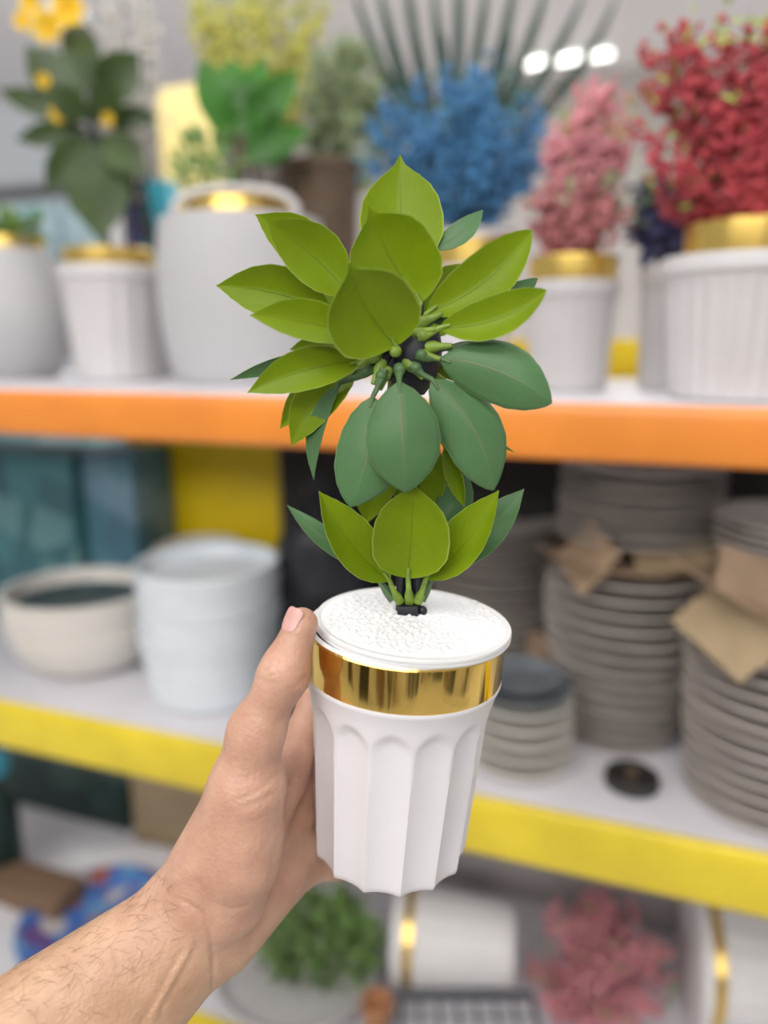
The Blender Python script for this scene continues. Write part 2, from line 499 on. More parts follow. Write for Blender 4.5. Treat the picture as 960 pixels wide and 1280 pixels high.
def slab(name, c, size, m, kind='structure'):
    b = MB(); b.box((0, 0, 0), size)
    o = b.build(name, m); o.location = c
    return tag(o, kind=kind)
slab('floor', (0, 0.6, -0.05), (9, 11.4, 0.1), M['floor'])
slab('ceiling', (0, 0.6, 2.95), (9, 11.4, 0.1), M['ceiling'])
slab('wall_back', (0, 5.35, 1.45), (9, 0.1, 2.9), M['wall'])

# shelves of the rack: board + coloured front beam
def shelf(name, z, beam_h, mcol, label, cat='shelf', lip=0.012):
    t = thing(name, (0, (Y_FRONT + Y_BACK) / 2, z), label, cat)
    b = MB(); b.box(((X0 + X1) / 2, (Y_FRONT + Y_BACK) / 2 + 0.006, z - 0.0125), (X1 - X0, Y_BACK - Y_FRONT - 0.014, 0.025), bev=0.003)
    b.build('board', M['shelf_top'], t)
    b = MB()
    # folded sheet-metal beam: face, rounded top and bottom edge
    prof = [(0.012, -0.001), (0.003, 0.0), (0.0, -0.004), (-0.001, -0.012), (-0.001, -beam_h + 0.010), (0.001, -beam_h + 0.003), (0.005, -beam_h), (0.030, -beam_h), (0.030, -beam_h + 0.003), (0.012, -beam_h + 0.003)]
    b.grid([[(x, Y_FRONT + dy, z + dz) for dy, dz in prof] for x in (X0, X1)], None, closev=True)
    b.build('front_beam', mcol, t)
    b = MB(); b.box(((X0 + X1) / 2, Y_BACK - 0.008, z - beam_h / 2), (X1 - X0, 0.012, beam_h))
    b.build('rear_beam', mcol, t)
    return t
shelf('shelf', Z_ORANGE, 0.062, M['orange'], 'orange-fronted shelf carrying the potted plants behind the held plant')
shelf('shelf', Z_YELLOW, 0.080, M['yellow'], 'yellow-fronted shelf carrying the stacks of plates and bowls')
shelf('shelf', Z_BOTTOM, 0.070, M['yellow'], 'lowest shelf with the blue plate and the lying white pots')

# back panels of the rack
def panel(name, x0, x1, y, z0, z1, m, label, cat='panel'):
    b = MB(); b.box((0, 0, 0), (x1 - x0, 0.012, z1 - z0), bev=0.003)
    o = b.build(name, m); o.location = ((x0 + x1) / 2, y, (z0 + z1) / 2)
    return tag(o, label, cat)
def xline(px, py, y):
    v = ray(px, py); return CAM + v * ((y - CAM.y) / v.y)
pl = xline(165, 610, Y_MID)
pr = xline(350, 640, Y_MID)
panel('partition_sheet', pl.x, pr.x, Y_MID, Z_YELLOW + 0.002, Z_ORANGE - 0.064, M['yellow_deep'], 'deep yellow panel standing behind the bluish-white bowls under the orange shelf')
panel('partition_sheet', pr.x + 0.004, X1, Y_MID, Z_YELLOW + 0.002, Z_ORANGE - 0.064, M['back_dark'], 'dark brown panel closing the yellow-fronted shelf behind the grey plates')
panel('partition_sheet', pl.x - 0.02, X1, Y_MID, Z_BOTTOM + 0.002, Z_YELLOW - 0.082, M['back_grey'], 'grey-beige panel closing the lowest shelf behind the pink flowers')
pa, pb = xline(640, 445, Y_BACK + 0.02), xline(806, 445, Y_BACK + 0.02)
panel('back_rail', pa.x - 0.3, pb.x + 0.25, Y_BACK + 0.022, Z_ORANGE - 0.03, zat(Vector((pa.x, Y_BACK + 0.02, 0)), 424), M['yellow_deep'], 'low yellow rail along the back of the orange-fronted shelf', 'rail')
for x, lb in ((X0 - 0.022, 'grey upright post at the end of the rack beside the teal boxes'), (X1 + 0.022, 'grey upright post at the end of the rack beyond the red flowers')):
    b = MB(); b.box((0, 0, 0), (0.04, 0.40, 1.85), bev=0.004)
    o = b.build('rack_post', M['post']); o.location = (x, (Y_FRONT + Y_BACK) / 2 + 0.0, 0.925)
    tag(o, lb, 'rack post')

# ================================================================== HELD PLANT
rim_c = at(508, 771, 0.372)                       # centre of the foam disc
fwd_h = Vector((FW.x, FW.y, 0)).normalized()
base_c = rim_c - Vector((0, 0, 0.1285)) - _r * 0.0088
zax = (rim_c - base_c).normalized()
xax = (_r - zax * _r.dot(zax)).normalized()
yax = zax.cross(xax)
ROT = Matrix((xax, yax, zax)).transposed()        # local x right, y away from the camera, z up the pot
held = thing('potted_artificial_plant', base_c, 'glossy green artificial plant in a white fluted gold-banded pot held up in a hand', 'potted plant', rot=ROT)
H = held.matrix_world
WM[held.name] = H
PH = 0.1285
def hl(x, y, z): return H @ Vector((x, y, z))

NFL = 14
PHASE = R(-90 + 7)
def flute(a, z, r_):
    s_ = ((a - PHASE) * NFL / (2 * math.pi) + 0.5) % 1.0
    s_ = abs(s_ - 0.5) * 2                        # 0 at a ridge, 1 mid channel
    ch = 1 - s_
    dep = 0.0028 * (1 - (ch) ** 2.2)
    top = 0.0905 - 0.0085 * ch ** 2
    e = min(1, max(0, (top - z) / 0.0075))
    e = e * e * (3 - 2 * e)
    e2 = 1.0
    return -dep * e * e2
b = MB()
prof = [(0.0, 0.0005), (0.030, 0.0005), (0.0385, 0.0), (0.0402, 0.0012), (0.0408, 0.004)]
for k in range(1, 14): prof.append((0.0408 + 0.0042 * k / 13, 0.004 + 0.066 * k / 13))
for k in range(1, 17): prof.append((0.0450 + 0.0025 * (k / 16) ** 1.4, 0.070 + 0.021 * k / 16))
prof += [(0.0484, 0.0950), (0.0497, 0.0985), (0.0503, 0.1000), (0.0500, 0.1012), (0.0488, 0.1016), (0.0488, 0.1225), (0.0494, 0.1233), (0.0488, 0.1240), (0.0470, 0.1240), (0.0470, 0.1180)]
b.lathe(prof, seg=196, mod=lambda a, z, r_: flute(a, z, r_) if 0.0001 < r_ and z < 0.0945 and r_ > 0.035 else 0)
b.v = [(x, y, z - 0.003 * max(0, 1 - z / 0.09)) for x, y, z in b.v]
b.build('pot', M['pot_white'], held, local=True, angle=50)
b = MB()
b.lathe([(0.0489, 0.1013), (0.0499, 0.1013), (0.05005, 0.1020), (0.0502, 0.1225), (0.0496, 0.1232), (0.0489, 0.1232)], seg=128)
b.build('gold_band', M['gold'], held, local=True)
b = MB()
OX, OY = 0.0035, 0.0
b.lathe([(0.0440, 0.1234), (0.0487, 0.1234), (0.0493, 0.1240), (0.0493, 0.1250), (0.0488, 0.1254), (0.0493, 0.1258), (0.0493, 0.1272), (0.0488, 0.1278), (0.0470, 0.1280), (0.0455, 0.1272)], seg=96, org=(OX, OY, 0))
b.build('lid_rim', M['rim'], held, local=True)
b = MB()
rows = []
NR, NS = 58, 380
for i in range(NR + 1):
    r_ = 0.0466 * (1 - i / NR) + 0.0002
    row = []
    for k in range(NS):
        a = 2 * math.pi * k / NS
        x, y = r_ * math.cos(a), r_ * math.sin(a)
        vd = noise.voronoi((x * 290, y * 290, 2.0))[0]
        bead = 0.0015 * min(1.0, max(0.0, (vd[1] - vd[0]) * 1.5)) ** 0.7          # pressed foam beads with seams between them
        edge = min(1.0, (0.0466 - r_) / 0.003)
        dent = 0.0004 * noise.noise((x * 120, y * 120, 7))
        row.append((OX + x, OY + y, 0.1276 + 0.0018 * (1 - (r_ / 0.0466) ** 2) + (bead + dent) * edge))
    rows.append(row)
b.grid(rows, closev=True, flip=True)
b.grid([[(OX + 0.0466 * math.cos(2 * math.pi * k / 96), OY + 0.0466 * math.sin(2 * math.pi * k / 96), z) for k in range(96)] for z in (0.1235, 0.1276)], closev=True, flip=True)
b.blob((OX + 0.034, 0.0265, 0.1292), 0.0015, sq=(1.3, 1, 0.9))
b.build('foam_disc', M['foam'], held, local=True, angle=180)

# black plastic stem: socket, two base prongs, hub
rng = random.Random(5)
def sax(z, dx=0.0, dy=0.0):                       # stem axis, slightly leaning
    t = (z - PH)
    return hl(0.0010 - 0.045 * t + dx, 0.010 + dy, z)
SC = lambda px, py: at(px, py, depth(sax(zat_stem(py))))
def zat_stem(py):
    a, c = PH - 0.02, PH + 0.30
    for _ in range(40):
        m = (a + c) / 2
        if proj(sax(m))[1] > py: a = m
        else: c = m
    return (a + c) / 2
b = MB()
b.tube([sax(PH + z) for z in (0.004, 0.03, 0.07, 0.095)], [0.0042, 0.004, 0.0042, 0.005], 10)
zh = zat_stem(440)
b.tube([sax(zh + z) for z in (-0.020, -0.014, -0.006, 0.002, 0.009, 0.014)], [0.005, 0.0095, 0.0125, 0.0130, 0.0115, 0.005], 20)
b.tube([sax(zh + z, 0, 0.008) for z in (0.0, 0.03, 0.045)], [0.0045, 0.004, 0.002], 10)
for px, py, dx, dy in ((534, 402, 20, -10), (532, 416, 20, -4), (540, 434, 20, 0), (532, 446, 20, 8), (455, 434, -20, -2), (462, 449, -18, 10), (474, 462, -10, 18), (514, 458, 16, 16), (484, 470, -6, 18), (498, 474, 2, 18), (470, 418, -16, -10)):
    zc = depth(sax(zat_stem(py))) - 0.006
    p0, p1 = at(px - dx * 1.6, py - dy * 1.6, zc + 0.003), at(px + dx * 0.05, py + dy * 0.05, zc - 0.002)
    b.tube([p0, p1], [0.0042, 0.0036], 10)
for dx in (-0.0045, 0.0045):
    b.tube([sax(PH + 0.001, dx * 0.9, -0.004), sax(PH + 0.009, dx * 1.0, -0.0045), sax(PH + 0.02, dx * 0.9, -0.003), sax(PH + 0.03, dx * 0.4, 0)], [0.0024, 0.0021, 0.0023, 0.002], 8)
b.build('stem', M['black'], held)
b = MB()
c = sax(PH + 0.0035)
q = hl(0.0005, 0.003, PH + 0.0028)
b.box((q.x, q.y, q.z), (0.0105, 0.008, 0.0062), rz=YAW, bev=0.0007)
q2 = hl(0.0080, 0.003, PH + 0.0030)
b.blob(q2, 0.0026, 10, 8)
b.build('stem_socket', M['black'], held)

def hero_leaf(base, tip, w_px, zb, zt, face, roll=0, bend=0.05, cup=0.12, sweep=0.0, shape=OVAL, src=None, bulb=True, wave=0.0):
    """base/tip: where the leaf's two ends are seen; zb/zt: metres in front (-) of or behind (+) the stem"""
    Db = depth(sax(zat_stem(base[1]))) + zb
    Dt = depth(sax(zat_stem(tip[1]))) + zt
    B, T = at(base[0], base[1], Db), at(tip[0], tip[1], Dt)
    ax = (T - B).normalized()
    view = (CAM - (B + T) / 2).normalized()
    n = (view - ax * view.dot(ax)).normalized()
    n = Matrix.Rotation(R(roll), 3, ax) @ n
    width = w_px * (Db + Dt) / 2 / F_PX
    b = MB()
    mats = [M['leaf_yellow'], M['leaf_blue']] if face == 'y' else [M['leaf_blue'], M['leaf_yellow']]
    b.leaf(B, T, n, width, bend, cup, sweep, nu=30, nv=13, shape=shape, thick=0.00045, mi=(0, 1), wave=wave + 0.006, fold=0.10 if face == 'y' else -0.07)
    o = b.build('leaf', mats, held, angle=70)
    if src is not None:
        s0 = src
        m0 = MB()
        mid = s0.lerp(B, 0.55) + Vector((0, 0, -0.001))
        m0.tube([s0, s0.lerp(mid, 0.6), mid, B, B + ax * (T - B).length * 0.10 + n * bend * 0.02], [0.0026, 0.0024, 0.0015, 0.0012, 0.0008], 8)
        if bulb:
            bb = s0.lerp(B, 0.22)
            m0.blob(bb, 0.0030, 10, 8, (1, 1, 0.95))
        m0.build('leaf_stalk', M['stalk'] if face == 'y' else M['stalk_dark'], o)
    return o
def hub(px, py, z=-0.011):
    return at(px, py, depth(sax(zat_stem(py))) + z)
L = hero_leaf
# upper whorls, seen from below (yellow-green)
L((508, 335), (500, 193), 104, 0.012, 0.026, 'y', 0, -0.02, 0.10, -0.02, HEART, hub(500, 395, 0.004), False)
L((526, 378), (461, 257), 112, -0.004, -0.010, 'y', 4, -0.03, 0.12, -0.05, BEAK, hub(505, 415, -0.008), False)
L((495, 432), (436, 327), 118, -0.016, -0.036, 'y', 4, -0.03, 0.13, -0.07, BEAK, hub(494, 441, -0.0145))
L((436, 368), (332, 276), 72, -0.002, -0.010, 'y', 8, -0.05, 0.12, 0.06, OVAL, hub(470, 415, -0.004), False)
L((410, 352), (319, 268), 60, 0.012, 0.014, 'y', 10, -0.05, 0.12, 0.10, OVAL, hub(470, 412, 0.006), False)
L((418, 394), (270, 357), 68, 0.004, 0.004, 'y', 0, -0.03, 0.10, 0.06, OVAL, hub(466, 425, 0.0), False)
L((449, 420), (312, 394), 54, -0.012, -0.026, 'y', 20, 0.02, 0.12, 0.03, OVAL, hub(470, 430, -0.012))
L((533, 392), (665, 288), 66, -0.006, -0.012, 'y', -14, -0.04, 0.14, 0.07, SPOON, hub(512, 428, -0.008), False)
L((549, 410), (683, 363), 54, -0.012, -0.026, 'y', -18, -0.04, 0.14, 0.08, SPOON, hub(522, 421, -0.0115))
L((540, 402), (672, 348), 40, 0.004, 0.006, 'b', -8, 0.05, 0.10, 0.10, SPOON, hub(518, 420, 0.0), False)
L((540, 312), (604, 262), 30, 0.012, 0.016, 'b', -25, 0.06, 0.10, 0.10, OVAL, hub(508, 390, 0.008), False)
# middle left
L((412, 441), (288, 475), 22, 0.004, -0.004, 'b', -30, 0.05, 0.18, 0.06, OVAL, hub(460, 433, -0.002))
L((451, 452), (309, 491), 52, -0.008, -0.020, 'y', 6, 0.06, 0.10, 0.05, OVAL, hub(473, 444, -0.011))
L((442, 430), (362, 437), 26, 0.016, 0.024, 'y', 0, 0.03, 0.1, 0.04, OVAL, hub(470, 432, 0.008), False)
L((446, 462), (364, 558), 54, 0.004, 0.004, 'y', 16, 0.06, 0.10, 0.08, OVAL, hub(470, 452, -0.004), False)
L((440, 445), (350, 536), 40, 0.020, 0.030, 'y', 0, 0.05, 0.10, 0.04, OVAL, hub(472, 445, 0.010), False)
L((425, 478), (392, 600), 28, -0.002, 0.002, 'b', 40, 0.06, 0.12, 0.08, OVAL, hub(470, 458, -0.006), False)
# drooping front leaves, upper side (blue-green)
L((466, 496), (438, 634), 86, -0.016, -0.022, 'b', 10, 0.06, -0.10, -0.07, SPOON, hub(480, 462, -0.012))
L((540, 474), (617, 613), 80, -0.014, -0.020, 'b', -12, 0.06, -0.10, -0.08, SPOON, hub(514, 456, -0.012))
L((499, 477), (508, 616), 96, -0.022, -0.030, 'b', 0, 0.07, -0.12, 0.0, SPOON, hub(499, 458, -0.0145))
L((550, 448), (690, 504), 78, -0.012, -0.024, 'b', -4, 0.06, -0.10, -0.07, SPOON, hub(520, 443, -0.0125))
L((556, 436), (640, 440), 30, 0.000, 0.006, 'b', -40, 0.05, -0.10, 0.0, OVAL, hub(522, 437, -0.008))
L((530, 452), (588, 476), 18, 0.004, 0.016, 'y', 0, 0.05, 0.10, 0.0, OVAL, hub(516, 446, -0.002), False)
L((584, 490), (644, 566), 12, 0.004, 0.008, 'y', 30, 0.06, 0.20, 0.08, OVAL, hub(520, 455, 0.002), False)
# inner and rear leaves between the whorls
L((556, 556), (580, 634), 24, 0.000, -0.002, 'y', 30, 0.05, 0.18, -0.05, OVAL, hub(505, 480, 0.002), False)
L((550, 655), (584, 590), 44, 0.012, 0.022, 'b', 0, 0.05, -0.10, 0.04, OVAL, hub(510, 690, 0.004), False)
L((484, 520), (458, 655), 60, 0.014, 0.018, 'y', 0, 0.05, 0.10, 0.0, OVAL, hub(492, 470, 0.008), False)
L((512, 520), (530, 660), 70, 0.016, 0.026, 'y', 0, 0.05, 0.10, 0.0, OVAL, hub(504, 470, 0.010), False)
L((470, 430), (400, 320), 70, 0.024, 0.050, 'y', 0, 0.05, 0.10, 0.0, OVAL, hub(490, 430, 0.012), False)
L((525, 425), (590, 330), 70, 0.024, 0.050, 'y', 0, 0.05, 0.10, 0.0, OVAL, hub(510, 430, 0.012), False)
# bottom whorl rising from the foam disc
L((510, 722), (516, 597), 96, -0.014, -0.022, 'y', 0, 0.03, 0.14, 0.01, BEAK, hub(512, 752, -0.006), False)
L((487, 726), (399, 614), 62, -0.010, -0.022, 'y', 22, 0.02, 0.16, -0.07, OVAL, hub(500, 752, -0.006), False)
L((466, 712), (359, 631), 28, 0.002, 0.004, 'b', 20, 0.02, 0.18, -0.05, OVAL, hub(492, 750, -0.002), False)
L((532, 724), (623, 613), 60, -0.010, -0.020, 'y', -22, 0.02, 0.16, 0.07, OVAL, hub(522, 752, -0.006), False)
L((545, 712), (655, 611), 52, 0.000, 0.004, 'b', -15, 0.02, 0.14, 0.05, OVAL, hub(526, 750, -0.002), False)
# fine crease on the lowest front leaf is part of its mesh material; short bare stalks on the hub
b = MB()
for px, py, dx, dy in ((536, 399, 34, -15), (530, 414, 30, -6), (548, 433, 34, -2), (534, 444, 32, 10), (452, 433, -28, -4), (460, 450, -26, 14), (472, 466, -12, 28), (518, 462, 22, 22), (480, 474, -10, 26)):
    p0 = hub(px - dx * 0.55, py - dy * 0.55, -0.009)
    p1 = hub(px + dx * 0.5, py + dy * 0.5, -0.013)
    b.tube([p0, p0.lerp(p1, 0.15), p0.lerp(p1, 0.42), p0.lerp(p1, 0.58), p1], [0.0023, 0.0029, 0.0027, 0.0018, 0.0011], 10)
b.build('stalk_stub', M['stalk'], held)

# ================================================================== FOREARM AND HAND
def hand_body():
    G = []   # groups: list of list of capsules (world a, b, ra, rb), smooth k
    def c(a, b_, ra, rb): return (np.array(at(*a)), np.array(at(*b_)), ra, rb)
    arm = [c((-140, 1412, .318), (216, 1152, .364), .031, .0205), c((-60, 1490, .325), (238, 1188, .372), .036, .0205), c((60, 1330, .345), (228, 1172, .366), .031, .0225)]
    thumb = [c((236, 1124, .364), (306, 982, .350), .0195, .0148), c((306, 982, .350), (320, 915, .346), .0152, .0116), c((320, 915, .346), (355, 842, .3405), .0116, .0100),
             c((355, 842, .3405), (377, 780, .3425), .0100, .0079), c((296, 1072, .354), (318, 985, .350), .0195, .0130), c((282, 1120, .362), (310, 1040, .356), .0200, .0150)]
    hypo = [c((276, 1166, .379), (350, 1085, .404), .0195, .0170)]
    palm = [c((262, 1160, .378), (358, 975, .390), .017, .0105), c((262, 1165, .382), (366, 1020, .404), .017, .0115),
            c((270, 1170, .384), (372, 1055, .412), .017, .0115), c((290, 1160, .386), (376, 1085, .418), .016, .0112), c((318, 985, .358), (352, 955, .386), .011, .009)]
    idx = [c((358, 975, .390), (393, 880, .412), .0108, .0092), c((393, 880, .412), (432, 852, .438), .0092, .0085), c((432, 852, .438), (505, 868, .444), .0085, .0075)]
    mid = [c((366, 1020, .404), (402, 930, .430), .0110, .0094), c((402, 930, .430), (462, 908, .449), .0094, .0086), c((462, 908, .449), (540, 930, .444), .0086, .0075)]
    rin = [c((372, 1055, .412), (404, 990, .436), .0110, .0092), c((404, 990, .436), (464, 972, .452), .0092, .0084), c((464, 972, .452), (530, 985, .448), .0084, .0074)]
    pin = [c((378, 1082, .416), (418, 1080, .438), .0100, .0088), c((418, 1080, .438), (462, 1066, .452), .0086, .0078), c((462, 1066, .452), (506, 1068, .450), .0078, .0068)]
    groups = [(arm + thumb + hypo, .010), (palm, .008), (idx, .003), (mid, .003), (rin, .003), (pin, .003)]
    allp = [q for g, _ in groups for q in g]
    ends = np.array([e for q in allp for e in q[:2]])
    lo = np.maximum(ends.min(0) - .03, np.array(at(240, 1160, .37)) - 0.22)
    hi = ends.max(0) + .03
    h = 0.0014
    n = np.ceil((hi - lo) / h).astype(int) + 1
    X, Y, Z = [lo[i] + h * np.arange(n[i], dtype=np.float32) for i in range(3)]
    shape = tuple(n)
    def cap(q):
        a, b_, ra, rb = q
        d = (b_ - a)
        L2 = d @ d
        ux, uy, uz = X - a[0], Y - a[1], Z - a[2]
        t = (ux[:, None, None] * d[0] + uy[None, :, None] * d[1] + uz[None, None, :] * d[2]) / L2
        np.clip(t, 0, 1, out=t)
        dd = (ux[:, None, None] - t * d[0]) ** 2
        dd += (uy[None, :, None] - t * d[1]) ** 2
        dd += (uz[None, None, :] - t * d[2]) ** 2
        np.sqrt(dd, out=dd)
        return (dd - (ra + (rb - ra) * t)).astype(np.float32)
    def smin(a, b_, k):
        hh = np.clip(k - np.abs(a - b_), 0, None) / k
        return np.minimum(a, b_) - hh * hh * k * 0.25
    tot = None
    for g, k in groups:
        s_ = None
        for q in g:
            s_ = cap(q) if s_ is None else smin(s_, cap(q), k)
        tot = s_ if tot is None else smin(tot, s_, .0045)
    # surface nets
    F = tot
    ins = F < 0
    cells = np.zeros(tuple(x - 1 for x in shape), np.int8)
    for dx in (0, 1):
        for dy in (0, 1):
            for dz in (0, 1):
                cells += ins[dx:shape[0] - 1 + dx, dy:shape[1] - 1 + dy, dz:shape[2] - 1 + dz]
    act = (cells > 0) & (cells < 8)
    ijk = np.argwhere(act)
    idm = -np.ones(act.shape, np.int64)
    idm[act] = np.arange(len(ijk))
    pos = np.zeros((len(ijk), 3)); cnt = np.zeros(len(ijk))
    cor = [(a, b_, c_) for a in (0, 1) for b_ in (0, 1) for c_ in (0, 1)]
    for p in cor:
        for ax_ in range(3):
            if p[ax_] == 0:
                q = list(p); q[ax_] = 1
                fa = F[ijk[:, 0] + p[0], ijk[:, 1] + p[1], ijk[:, 2] + p[2]]
                fb = F[ijk[:, 0] + q[0], ijk[:, 1] + q[1], ijk[:, 2] + q[2]]
                m = (fa < 0) != (fb < 0)
                t = np.where(m, fa / np.where(m, fa - fb, 1), 0)
                e = np.array(p, float)[None, :].repeat(len(ijk), 0)
                e[:, ax_] = t
                pos += np.where(m[:, None], e, 0); cnt += m
    V = lo + h * (ijk + pos / cnt[:, None])
    faces = []
    for ax_ in range(3):
        o1, o2 = [(1, 2), (2, 0), (0, 1)][ax_]
        sl_a = [slice(None)] * 3; sl_b = [slice(None)] * 3
        sl_a[ax_] = slice(0, shape[ax_] - 1); sl_b[ax_] = slice(1, shape[ax_])
        A, B_ = ins[tuple(sl_a)], ins[tuple(sl_b)]
        ed = np.argwhere(A != B_)
        ed = ed[(ed[:, o1] > 0) & (ed[:, o2] > 0) & (ed[:, o1] < shape[o1] - 1) & (ed[:, o2] < shape[o2] - 1)]
        fl = A[tuple(ed.T)]
        quad = []
        for s1, s2 in ((1, 1), (0, 1), (0, 0), (1, 0)):
            e = ed.copy(); e[:, o1] -= s1; e[:, o2] -= s2
            quad.append(idm[tuple(e.T)])
        quad = np.stack(quad, 1)
        quad[~fl] = quad[~fl][:, ::-1]
        faces.append(quad)
    return V, np.concatenate(faces)

HV, HF = hand_body()
def vnormals(V, Fq):
    n = np.cross(V[Fq[:, 2]] - V[Fq[:, 0]], V[Fq[:, 3]] - V[Fq[:, 1]])
    N = np.zeros_like(V)
    for k in range(4): np.add.at(N, Fq[:, k], n)
    return N / (np.linalg.norm(N, axis=1, keepdims=True) + 1e-12)
def laplace(V, Fq, it, lam):
    for _ in range(it):
        Ssum = np.zeros_like(V); c = np.zeros(len(V))
        for k in range(4):
            for k2 in ((k + 1) % 4, (k - 1) % 4):
                np.add.at(Ssum, Fq[:, k], V[Fq[:, k2]]); np.add.at(c, Fq[:, k], 1)
        V = V + lam * (Ssum / np.maximum(c, 1)[:, None] - V)
    return V
HV = laplace(HV, HF, 4, 0.5)
HN = vnormals(HV, HF)
# skin creases, tendons and knuckle folds, as relief of the skin itself
FWn, RTn, UPn, CAn = np.array(FW), np.array(RT), np.array(UP), np.array(CAM)
q = HV - CAn
dep_ = q @ FWn
PX = np.stack([480 + F_PX * (q @ RTn) / dep_, 640 - F_PX * (q @ UPn) / dep_], 1)
facing = np.clip(-(HN * (q / np.linalg.norm(q, axis=1, keepdims=True))).sum(1) * 2.5, 0, 1)
def polydist(poly):
    best = np.full(len(PX), 1e9)
    for a, b_ in zip(poly, poly[1:]):
        a, b_ = np.array(a, float), np.array(b_, float)
        t = np.clip(((PX - a) @ (b_ - a)) / ((b_ - a) @ (b_ - a)), 0, 1)
        best = np.minimum(best, np.linalg.norm(PX - (a + t[:, None] * (b_ - a)), axis=1))
    return best
disp = np.zeros(len(HV))
CREASES = [([(228, 1126), (250, 1140), (262, 1165), (267, 1200), (266, 1242)], 2.6, .0011), ([(245, 1100), (262, 1128), (290, 1138), (312, 1132)], 2.6, .0007),
           ([(300, 1010), (322, 1004), (345, 990)], 2.2, .0007), ([(292, 1003), (320, 990), (347, 968)], 2.0, .0006), ([(305, 1030), (325, 1022), (346, 1012)], 2.0, .0004),
           ([(350, 925), (349, 985), (347, 1040), (336, 1100)], 2.0, .0004),
           ([(331, 838), (340, 832), (348, 839)], 2.0, .0006), ([(334, 828), (343, 824), (350, 833)], 2.0, .0006), ([(338, 846), (345, 842), (350, 846)], 1.8, .0005),
           ([(322, 848), (340, 855), (352, 852)], 2.0, .0003), ([(355, 797), (366, 796), (376, 799)], 2.0, .0004), ([(362, 862), (372, 858), (383, 846)], 2.4, .0006),
           ([(345, 905), (357, 900), (362, 890)], 2.4, .0005), ([(205, 1090), (235, 1050), (252, 1020)], 3.5, .0005),
           ([(200, 1262), (228, 1215), (246, 1180)], 4.0, .0008), ([(176, 1280), (205, 1232), (228, 1190)], 4.0, .0006)]
for poly, wd, am in CREASES:
    disp -= am * np.exp(-(polydist(poly) / wd) ** 2)
for poly, wd, am in [([(190, 1272), (216, 1224), (238, 1186)], 6, .0009), ([(232, 1092), (212, 1112), (196, 1134)], 9, .0008), ([(352, 838), (344, 838)], 10, .0006), ([(328, 1030), (318, 1075)], 22, .0010)]:
    disp += am * np.exp(-(polydist(poly) / wd) ** 2)
HV = HV + HN * (disp * facing)[:, None]
HN = vnormals(HV, HF)

def skin_mat():
    m = mat('skin', (0.6, 0.4, 0.3), 0.42, sss=0.12)
    nt = m.node_tree
    N, Lk = nt.nodes, nt.links
    p = N['Principled BSDF']
    at_ = N.new('ShaderNodeAttribute'); at_.attribute_name = 'skin_tone'
    tc = N.new('ShaderNodeTexCoord')
    n1 = N.new('ShaderNodeTexNoise'); n1.inputs['Scale'].default_value = 60; n1.inputs['Detail'].default_value = 6
    Lk.new(tc.outputs['Object'], n1.inputs['Vector'])
    mixn = N.new('ShaderNodeMix'); mixn.data_type = 'RGBA'
    mixn.inputs['A'].default_value = (0.61, 0.385, 0.245, 1)     # tanned forearm
    mixn.inputs['B'].default_value = (0.60, 0.350, 0.248, 1)     # pinker palm and thumb pad
    Lk.new(at_.outputs['Fac'], mixn.inputs['Factor'])
    mm = N.new('ShaderNodeMix'); mm.data_type = 'RGBA'; mm.blend_type = 'MULTIPLY'
    r = N.new('ShaderNodeValToRGB')
    r.color_ramp.elements[0].color = (0.86, 0.80, 0.78, 1); r.color_ramp.elements[0].position = 0.35
    r.color_ramp.elements[1].color = (1.06, 1.06, 1.06, 1); r.color_ramp.elements[1].position = 0.65
    Lk.new(n1.outputs['Fac'], r.inputs['Fac'])
    mm.inputs['Factor'].default_value = 0.9
    Lk.new(mixn.outputs['Result'], mm.inputs['A']); Lk.new(r.outputs['Color'], mm.inputs['B'])
    Lk.new(mm.outputs['Result'], p.inputs['Base Color'])
    n2 = N.new('ShaderNodeTexNoise'); n2.inputs['Scale'].default_value = 420; n2.inputs['Detail'].default_value = 3
    n3 = N.new('ShaderNodeTexVoronoi'); n3.inputs['Scale'].default_value = 520
    Lk.new(tc.outputs['Object'], n2.inputs['Vector']); Lk.new(tc.outputs['Object'], n3.inputs['Vector'])
    ad = N.new('ShaderNodeMath'); ad.operation = 'ADD'
    Lk.new(n2.outputs['Fac'], ad.inputs[0]); Lk.new(n3.outputs['Distance'], ad.inputs[1])
    bp = N.new('ShaderNodeBump'); bp.inputs['Strength'].default_value = 0.30; bp.inputs['Distance'].default_value = 0.0008
    Lk.new(ad.outputs[0], bp.inputs['Height']); Lk.new(bp.outputs['Normal'], p.inputs['Normal'])
    return m
M['skin'] = skin_mat()
wrist = at(228, 1170, .366)
person = thing('person', wrist, 'bare forearm and left hand gripping the white fluted pot from the left', 'person')
me = bpy.data.meshes.new('arm_and_hand')
Vl = HV - np.array(wrist)
me.from_pydata(Vl.tolist(), [], HF.tolist())
me.materials.append(M['skin'])
me.polygons.foreach_set('use_smooth', [True] * len(me.polygons))
att = me.attributes.new('skin_tone', 'FLOAT', 'POINT')
axh = np.array(at(300, 1060, .354)) - np.array(wrist); axh /= np.linalg.norm(axh)
tone = np.clip((Vl @ axh) / 0.045 + 0.2, 0, 1)
att.data.foreach_set('value', tone.astype(np.float32))
arm = bpy.data.objects.new('arm_and_hand', me); COL.objects.link(arm); arm.parent = person

